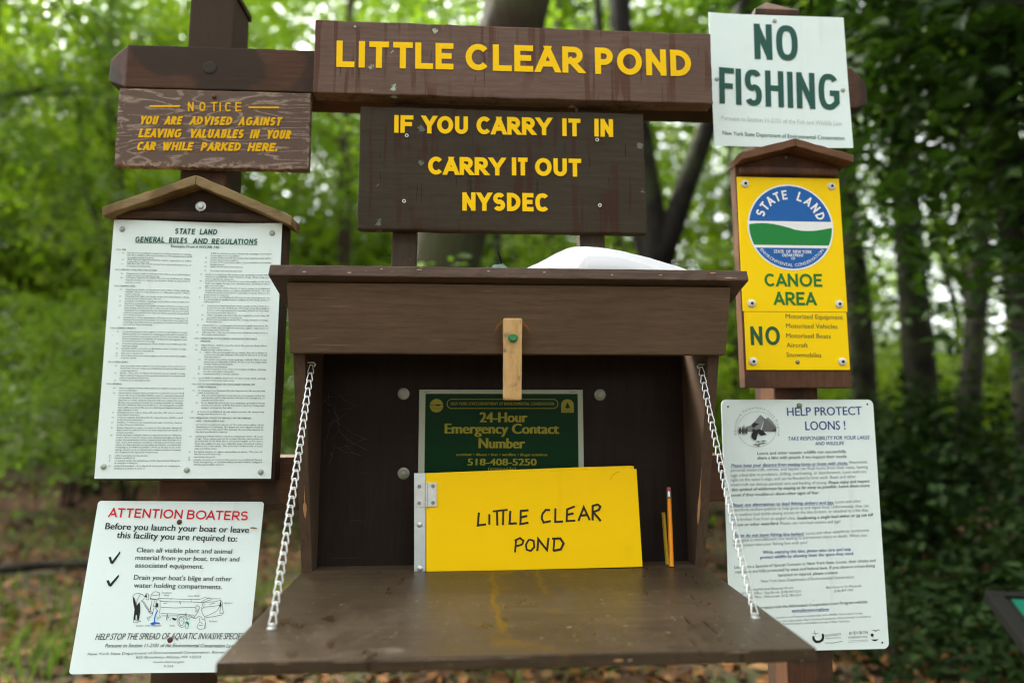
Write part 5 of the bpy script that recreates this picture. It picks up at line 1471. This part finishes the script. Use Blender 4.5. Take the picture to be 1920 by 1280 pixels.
def tree(name, base, path, rad, crown, leaf, bark, label, cat="tree", nspray=120, nleaf=26, size=.10, srad=(.35, .8), limbs=10, forks=(), shape=0, droop=.18, group=None, lowcut=None, shell=.55):
    """path: trunk points relative to base; crown: list of ellipsoids (cx, cy, cz, rx, ry, rz) relative to base"""
    base = (base[0], base[1], gz(base[0], base[1]) - .05)
    root = tag(empty(name, base), label, cat, group)
    paths = [(path, rad)] + list(forks)
    C = []
    vol = np.array([c[3] * c[4] * c[5] for c in crown]) ** .8; cnt = np.maximum(1, (vol / vol.sum() * nspray).astype(int))
    for c, k_ in zip(crown, cnt):
        q = norm(rng.normal(0, 1, (k_, 3))) * (rng.uniform(shell ** 2, 1, (k_, 1)) ** .5)
        C.append(np.array(c[:3]) + q * np.array(c[3:]))
    C = np.concatenate(C)
    if lowcut is not None: C[:, 2] = np.maximum(C[:, 2], lowcut + rng.uniform(0, .6, len(C)))
    top = np.array([tuple(p) for p in path])
    for i in rng.choice(len(C), min(limbs, len(C)), False):
        e = C[i]; hz = e[2] - .35 * np.hypot(e[0], e[1]) - .2; hz = min(max(hz, top[1][2] * .4), top[-1][2] * .97)
        x = np.interp(hz, top[:, 2], top[:, 0]); y = np.interp(hz, top[:, 2], top[:, 1]); rr = np.interp(hz, top[:, 2], rad)
        paths.append(limb((x, y, hz), e, max(.008, min(.05, rr * .45)), .004))
    trunk_mesh(paths).build("trunk", BM[bark], root, smooth=True)
    V, F = sprays(C, rng.uniform(srad[0], srad[1], len(C)), nleaf, size, .75, droop, shape)
    np_mesh("crown", V, F, LM[leaf], root)
    return root

# --- trees one can tell apart
tree("leaning_tree", (-0.55, 4.6), [(0, 0, 0), (.12, 0, 1.4), (.50, .05, 3.0), (.95, .1, 4.6), (1.2, .2, 7.5), (1.3, .3, 10.5)], [.36, .29, .265, .25, .2, .09],
     [(1.2, .8, 10.2, 3.2, 2.6, 2.6), (.5, -5.5, 9.5, 4.5, 4.0, 1.2)], 'deep', 'brown', "thick brown leaning trunk right behind the sign boards", nspray=300, size=.16, srad=(.5, 1.1), limbs=16)  # second crown lobe is unseen, added above the camera to dim the signs
tree("forked_tree", (1.78, 6.2), [(0, 0, 0), (-.05, 0, 1.3), (.02, 0, 2.4), (.0, .05, 3.2), (-.25, .1, 5.2), (-.3, .2, 8.5)], [.24, .18, .165, .14, .09, .05],
     [(.2, .6, 8.6, 2.8, 2.2, 2.2)], 'left', 'dark', "dark mossy tree forking just above the white foam", forks=[([(.02, 0, 2.75), (.32, -.05, 3.6), (.95, 0, 5.2), (1.2, .1, 8)], [.13, .105, .09, .04]), ([(-.02, 0, 2.6), (-.26, .1, 3.4), (-.45, .2, 5), (-.6, .3, 8)], [.07, .05, .045, .02])], nspray=80, size=.11)
tree("slim_tree", (4.85, 8.0), [(0, 0, 0), (.02, 0, 3), (-.1, .1, 6), (-.1, .2, 10)], [.17, .14, .13, .06], [(-.1, .2, 8.6, 2.2, 2, 2.6), (.1, -.3, 4.6, 1.7, 1.4, 1.1), (-1.2, 0, 3.0, 1.0, .8, .8)], 'deep', 'dark', "slim dark trunk behind the canoe sign's right edge", nspray=260, size=.11)
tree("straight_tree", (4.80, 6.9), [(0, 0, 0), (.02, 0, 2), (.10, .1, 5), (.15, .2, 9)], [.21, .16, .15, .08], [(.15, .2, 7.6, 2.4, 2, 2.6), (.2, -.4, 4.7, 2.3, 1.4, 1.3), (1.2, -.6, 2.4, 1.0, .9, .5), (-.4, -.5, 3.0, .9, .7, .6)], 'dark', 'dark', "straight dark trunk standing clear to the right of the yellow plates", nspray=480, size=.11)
tree("grey_tree", (6.85, 9.2), [(0, 0, 0), (.35, 0, 2), (.75, .1, 4), (1.0, .2, 8)], [.18, .15, .13, .06], [(1.0, .2, 7.6, 2.6, 2, 2.2), (.6, -.3, 5.4, 2.2, 1.4, .9)], 'deep', 'grey', "pale grey trunk leaning right near the open sky on the right", nspray=220, size=.11)
tree("edge_tree", (4.30, 4.9), [(0, 0, 0), (.03, 0, 2), (.05, .1, 4), (.1, .2, 7)], [.16, .13, .12, .06], [(.1, .1, 4.5, 1.6, 1.4, 1.6), (-.6, -.4, 5.6, 2.2, 1.8, 1.2), (-.5, .2, 3.4, 1.2, 1.0, .5)], 'dark', 'dark', "very dark trunk at the right edge of the view", nspray=260, size=.10)
tree("thin_tree", (-6.5, 12.2), [(0, 0, 0), (.1, 0, 3), (.15, .1, 5), (-.25, .2, 7.5), (-.5, .3, 11)], [.17, .14, .12, .09, .04], [(-.2, .2, 8.6, 2.8, 2.4, 2.8), (.3, .2, 5.5, 2.2, 2, 1.5)], 'bright', 'brown', "thin brown tree with yellow green leaves left of the notice board", nspray=520, size=.13, forks=[([(.12, .05, 4.2), (-.5, .1, 5.5), (-.9, .2, 8)], [.07, .05, .03])])
tree("shady_tree", (-6.9, 9.4), [(0, 0, 0), (.05, 0, 3), (0, .1, 6), (0, .2, 9)], [.17, .14, .11, .05], [(0, .2, 7.6, 2.2, 2.2, 2.2), (.4, -.2, 4.6, 1.8, 1.6, .9)], 'deep', 'dark', "dark trunked shady tree at the left edge of the view", nspray=460, size=.11)
tree("back_tree", (-2.6, 13.5), [(0, 0, 0), (.1, 0, 3), (0, .1, 7), (0, .2, 12)], [.20, .16, .13, .05], [(0, 0, 9.4, 3.2, 2.6, 3.2), (.3, 0, 4.8, 2.6, 2, 1.6)], 'left', 'brown', "leafy tree filling the gap left of the name board", nspray=620, size=.13)
tree("young_tree", (.4, 9.5), [(0, 0, 0), (.05, 0, 2), (0, .1, 4), (.1, .2, 7)], [.09, .075, .06, .02], [(0, 0, 5.6, 2.2, 2, 2), (.2, 0, 2.9, 1.6, 1.5, 1.0)], 'left', 'grey', "young slender tree seen between the hanging slats", nspray=240, size=.12)
tree("light_tree", (3.2, 14.0), [(0, 0, 0), (.1, 0, 3), (0, .1, 7), (0, .2, 11)], [.17, .13, .11, .05], [(0, 0, 4.6, 2.6, 2, 2.4), (.5, 0, 1.8, 2.2, 1.6, 1.2)], 'bright', 'dark', "bright yellow green tree beyond the forked tree", nspray=300, size=.13)
tree("low_tree", (8.6, 14.5), [(0, 0, 0), (.1, 0, 2), (0, .1, 4), (0, .2, 6)], [.14, .12, .09, .03], [(0, 0, 2.2, 3.0, 2, 1.4), (-1.5, 0, 3.8, 1.6, 1.4, 1.0)], 'bright', 'dark', "bright low tree under the open sky on the right", nspray=220, size=.13)
# near overhanging tree on the right, trunk out of view
tree("overhanging_tree", (3.75, 2.2), [(0, 0, 0), (-.05, 0, 2), (-.15, .2, 3.6), (-.2, .3, 6)], [.13, .11, .09, .05], [(-1.25, 1.0, 2.75, 1.0, .7, .75), (-.6, 1.6, 3.3, 1.3, 1.1, .9), (-.2, 1.5, 2.2, .8, .8, .6), (-.6, .4, 4.4, 2.2, 1.8, 1.0), (3.6, .3, 5.4, 2.8, 3.0, 2.0)], 'dark', 'dark', "near dark leafy branches hanging into the upper right corner", nspray=420, nleaf=24, size=.125, srad=(.25, .5), limbs=40, shell=.2, shape=1, droop=.35)  # last crown lobe is unseen, added to shade the right-hand foliage
# understory
def shrub(name, base, h, w_, leaf, label, n=60, size=.10, stems=7, cat="shrub", nleaf=26, group=None):
    base = (base[0], base[1], gz(*base) - .03); root = tag(empty(name, base), label, cat, group)
    C = np.stack([rng.normal(0, .42, n) * w_, rng.normal(0, .42, n) * w_, h * rng.uniform(.18, 1, n) ** .8], 1)
    C[:, 2] *= 1 - .35 * np.minimum(1, (np.hypot(C[:, 0], C[:, 1]) / w_) ** 2)
    ps = []
    for i in rng.choice(n, min(stems, n), False): ps.append(limb((rnd.uniform(-.1, .1), rnd.uniform(-.1, .1), 0), C[i], .016, .004, .2))
    trunk_mesh(ps, 6).build("stems", BM['dark'], root, smooth=True)
    V, F = sprays(C, rng.uniform(.28, .6, n), nleaf, size); np_mesh("foliage", V, F, LM[leaf], root)
    return root
shrub("spreading_shrub", (-5.9, 10.6), 3.6, 1.9, 'left', "wide layered green shrub at the far left above the path", 240)
shrub("tall_shrub", (-4.3, 8.9), 3.0, 1.4, 'left', "tall green shrub left of the rules sheet", 200, .09)
shrub("low_shrub", (-7.2, 13.9), 2.2, 2.2, 'deep', "low dark shrub beyond the path at the left", 180)
shrub("round_shrub", (-3.1, 10.4), 3.0, 1.5, 'deep', "deep green shrub between the rules sheet and the carry board", 220, .10)
shrub("leafy_sapling", (-1.75, 8.2), 2.9, 1.1, 'left', "leafy sapling showing between the gabled board and the box", 170, .09, cat="sapling")
shrub("broad_sapling", (1.05, 5.3), 2.15, .55, 'deep', "broad leaved sapling behind the white foam", 60, .12, cat="sapling")
shrub("slender_sapling", (-.15, 4.0), 2.35, .5, 'deep', "slender leafy sapling in front of the thick trunk below the carry board", 40, .10, cat="sapling")
shrub("bright_shrub", (2.6, 9.3), 3.0, 1.2, 'bright', "bright green shrub between the box and the canoe sign", 150, .11)
shrub("sunlit_shrub", (6.6, 11.6), 2.6, 1.5, 'bright', "sunlit yellow green shrub just right of the loon sheet top", 130, .11)
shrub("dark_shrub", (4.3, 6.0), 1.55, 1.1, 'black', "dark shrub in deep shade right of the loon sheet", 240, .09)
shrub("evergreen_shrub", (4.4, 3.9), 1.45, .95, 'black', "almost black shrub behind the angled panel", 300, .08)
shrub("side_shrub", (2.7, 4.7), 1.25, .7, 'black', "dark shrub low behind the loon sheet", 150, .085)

tree("hemlock_tree", (5.2, 3.4), [(0, 0, 0), (0, .05, 2), (.05, .1, 5), (0, .1, 9)], [.22, .18, .14, .05], [(-1.0, .2, 3.9, 2.2, 1.8, .9), (-.6, 0, .8, 1.5, 1.5, .75), (-.5, -1.6, 4.3, 2.6, 2.3, .8)], 'black', 'dark', "very dark evergreen tree shading the lower right corner", nspray=900, size=.10, shell=.1)  # last crown lobe is unseen, added to keep light off the lower right
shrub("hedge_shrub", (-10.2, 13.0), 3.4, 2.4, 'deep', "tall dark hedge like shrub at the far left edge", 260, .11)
shrub("litter_shade_clump", (2.25, 3.35), .42, .55, 'black', "low dark clump added to stand for shade on the litter by the loon sheet", 60, .07)  # dark plants added where the litter is only shaded
shrub("litter_shade_tuft", (2.75, 2.75), .46, .5, 'black', "low dark tuft added to stand for shade beside the angled panel", 60, .07)  # second dark plant put over shaded litter to darken it
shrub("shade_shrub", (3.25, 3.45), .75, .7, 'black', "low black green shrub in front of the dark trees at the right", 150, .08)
# far wood: one mass beyond the near trees, thinner to the right where the pond opens
def far_wood():
    global rng
    C = []; W_ = []
    def band(n, x0, x1, y0, y1, z0, z1, pw=1.0, per=9):
        m = max(1, n // per); c = np.stack([rng.uniform(x0, x1, m), rng.uniform(y0, y1, m), z0 + (z1 - z0) * rng.uniform(0, 1, m) ** pw], 1)
        q = np.repeat(c, per, 0); q = q + rng.normal(0, 1, q.shape) * np.array((1.0, .9, .62)); q[:, 2] = np.maximum(q[:, 2], .15); C.append(q)
    band(4600, -30, 2, 18, 32, .3, 9, .9)
    band(5200, -32, 4, 19, 36, 6, 20, 1.0)
    band(1600, 1, 12, 19, 30, .3, 6)
    band(1500, 2, 13, 20, 34, 4.5, 20)
    band(1700, 10, 30, 20, 32, .2, 4.0, .9)
    band(420, 11, 32, 22, 36, 3.4, 9)
    band(1500, 12, 34, 22, 36, 8.5, 24)
    C = np.concatenate(C)
    V, F = sprays(C, rng.uniform(.7, 1.7, len(C)), 56, .26)
    o = np_mesh("far_wood", V, F, LM['bright']); tag(o, "pale green mass of far trees closing the view behind everything", "wood", kind="stuff")
    C = []
    band(1600, -24, 24, -18, -12, .2, 12, .9); band(500, -26, -18, -12, 8, .2, 11, .9); band(500, 16, 25, -12, 14, .2, 11, .9)  # leaf bands out of view, added to block low sky from the box
    C = np.concatenate(C); V, F = sprays(C, rng.uniform(.9, 1.8, len(C)), 50, .34)
    o = np_mesh("sky_block_leaves", V, F, LM['dark']); tag(o, "unseen dark leaf mass added behind and beside the camera to block low sky", "wood", kind="stuff")
    mb = MB()
    for i in range(46):
        x, y = rnd.uniform(-28, 22), rnd.uniform(18, 32); h_ = rnd.uniform(9, 16); r_ = rnd.uniform(.10, .24)
        mb.tube([(x, y, gz(x, y) - .1), (x + rnd.uniform(-.3, .3), y, h_ * .5), (x + rnd.uniform(-.8, .8), y, h_)], [r_, r_ * .8, r_ * .3], 8)
    o = mb.build("far_trunks", BM['dark'], None, smooth=True); tag(o, "thin dark trunks of the far wood", "wood", kind="stuff")
far_wood()

# leaf litter, grass, log
def litter():
    n = 24000
    y = 1.6 + 13 * rng.uniform(0, 1, n) ** 1.4; x = rng.uniform(-1, 1, n) * (2.2 + y * .82)
    z = np.array([gz(a, b) for a, b in zip(x, y)]) + rng.uniform(.004, .03, n)
    D = np.stack([rng.normal(0, 1, n), rng.normal(0, 1, n), rng.normal(0, .25, n)], 1); N_ = np.stack([rng.normal(0, .5, n), rng.normal(0, .5, n), np.ones(n)], 1)
    V, F = leaves_np(np.stack([x, y, z], 1), D, N_, rng.uniform(.05, .12, n), .6, 1)
    g = G("dry_leaf"); geo = g.n("NewGeometry")
    c = g.ramp(geo.outputs["Random Per Island"], [(0, (.030, .015, .006)), (.3, (.075, .032, .009)), (.55, (.13, .056, .015)), (.75, (.15, .066, .018)), (.9, (.20, .11, .04)), (1, (.08, .06, .02))])
    o = np_mesh("leaf_litter", V, F, g.done(c, .75, spec=.15)); tag(o, "brown dead leaves strewn over the forest floor", "leaf litter", kind="stuff")
litter()
def grass():
    P, S_, = [], []
    def patch(n, cx, cy, rx, ry, h_):
        a = rng.normal(0, .45, (n, 2)) * np.array((rx, ry)) + np.array((cx, cy)); P.append(a); S_.append(np.full(n, h_) * rng.uniform(.5, 1.3, n))
    for c in ((-4.6, 7.6, 1.8, .8, .14), (-3.4, 7.0, 1.2, .7, .15), (-2.2, 7.4, 1.0, .7, .13), (-3.2, 4.9, 1.3, .7, .17), (-2.3, 3.9, .9, .5, .18), (-1.1, 3.8, .7, .4, .16), (-1.6, 5.2, .8, .6, .14), (.5, 3.6, .7, .3, .13), (.1, 4.4, .8, .5, .13), (-5.8, 9.6, 1.6, .5, .14), (-1.0, 6.4, .7, .6, .15)):
        patch(300, *c)
    P = np.concatenate(P); S_ = np.concatenate(S_); n = len(P)
    z = np.array([gz(a, b) for a, b in P]) - .005
    D = np.stack([rng.normal(0, .45, n), rng.normal(0, .45, n), np.ones(n)], 1); N_ = np.stack([rng.normal(0, 1, n), rng.normal(0, 1, n), rng.normal(0, .2, n)], 1)
    V, F = leaves_np(np.concatenate([P, z[:, None]], 1), D, N_, S_, .085)
    o = np_mesh("grass", V, F, leaf_mat("grass_blade", [(.045, .085, .014), (.075, .13, .022), (.12, .17, .035), (.16, .16, .06)], .35)); tag(o, "short green grass tufts among the dead leaves", "grass", kind="stuff")
grass()
lg_ = trunk_mesh([([(-3.95, 5.75, .07), (-3.5, 5.95, .08), (-3.05, 6.1, .06), (-2.6, 6.35, .05)], [.038, .040, .034, .02])], 10, .2).build("fallen_log", BM['dark'], None, smooth=True)
tag(lg_, "dark fallen branch lying in the grass at the lower left", "log")

# angled information panel at the right edge
pr = tag(empty("angled_panel", (2.07, 1.80, gz(2.07, 1.80)), (0, 0, R(-14))), "black framed angled panel with teal face at the lower right edge", "information sign")
tl = R(26)
def pp(mb, name, mat, **k):
    o = mb.build(name, mat, pr, **k); o.rotation_euler = (tl, 0, 0); o.location = (0, .0, .520); return o
W2, D2 = .47, .29
mb = MB(); fw, ft_ = .046, .024
for x0, x1, y0, y1 in ((-W2, W2, D2 - ft_, D2), (-W2, W2, -D2, -D2 + ft_), (-W2, -W2 + fw, -D2 + ft_, D2 - ft_), (W2 - fw, W2, -D2 + ft_, D2 - ft_)): mb.box(x0, x1, y0, y1, -.02, .016)
pp(mb, "frame", M['frame'], bevel=.003)
pp(MB().box(-W2 + fw, W2 - fw, -D2 + ft_, D2 - ft_, -.012, .008), "backing", M['frame'])
pp(MB().box(-W2 + fw + .016, W2 - fw - .016, -D2 + ft_ + .008, D2 - ft_ - .008, .0085, .0115), "panel_face", M['teal'])
for x in (-.25, .25): MB().box(x - .03, x + .03, -.03, .03, -.1, .50).build("leg", M['frame'], pr, bevel=.003)
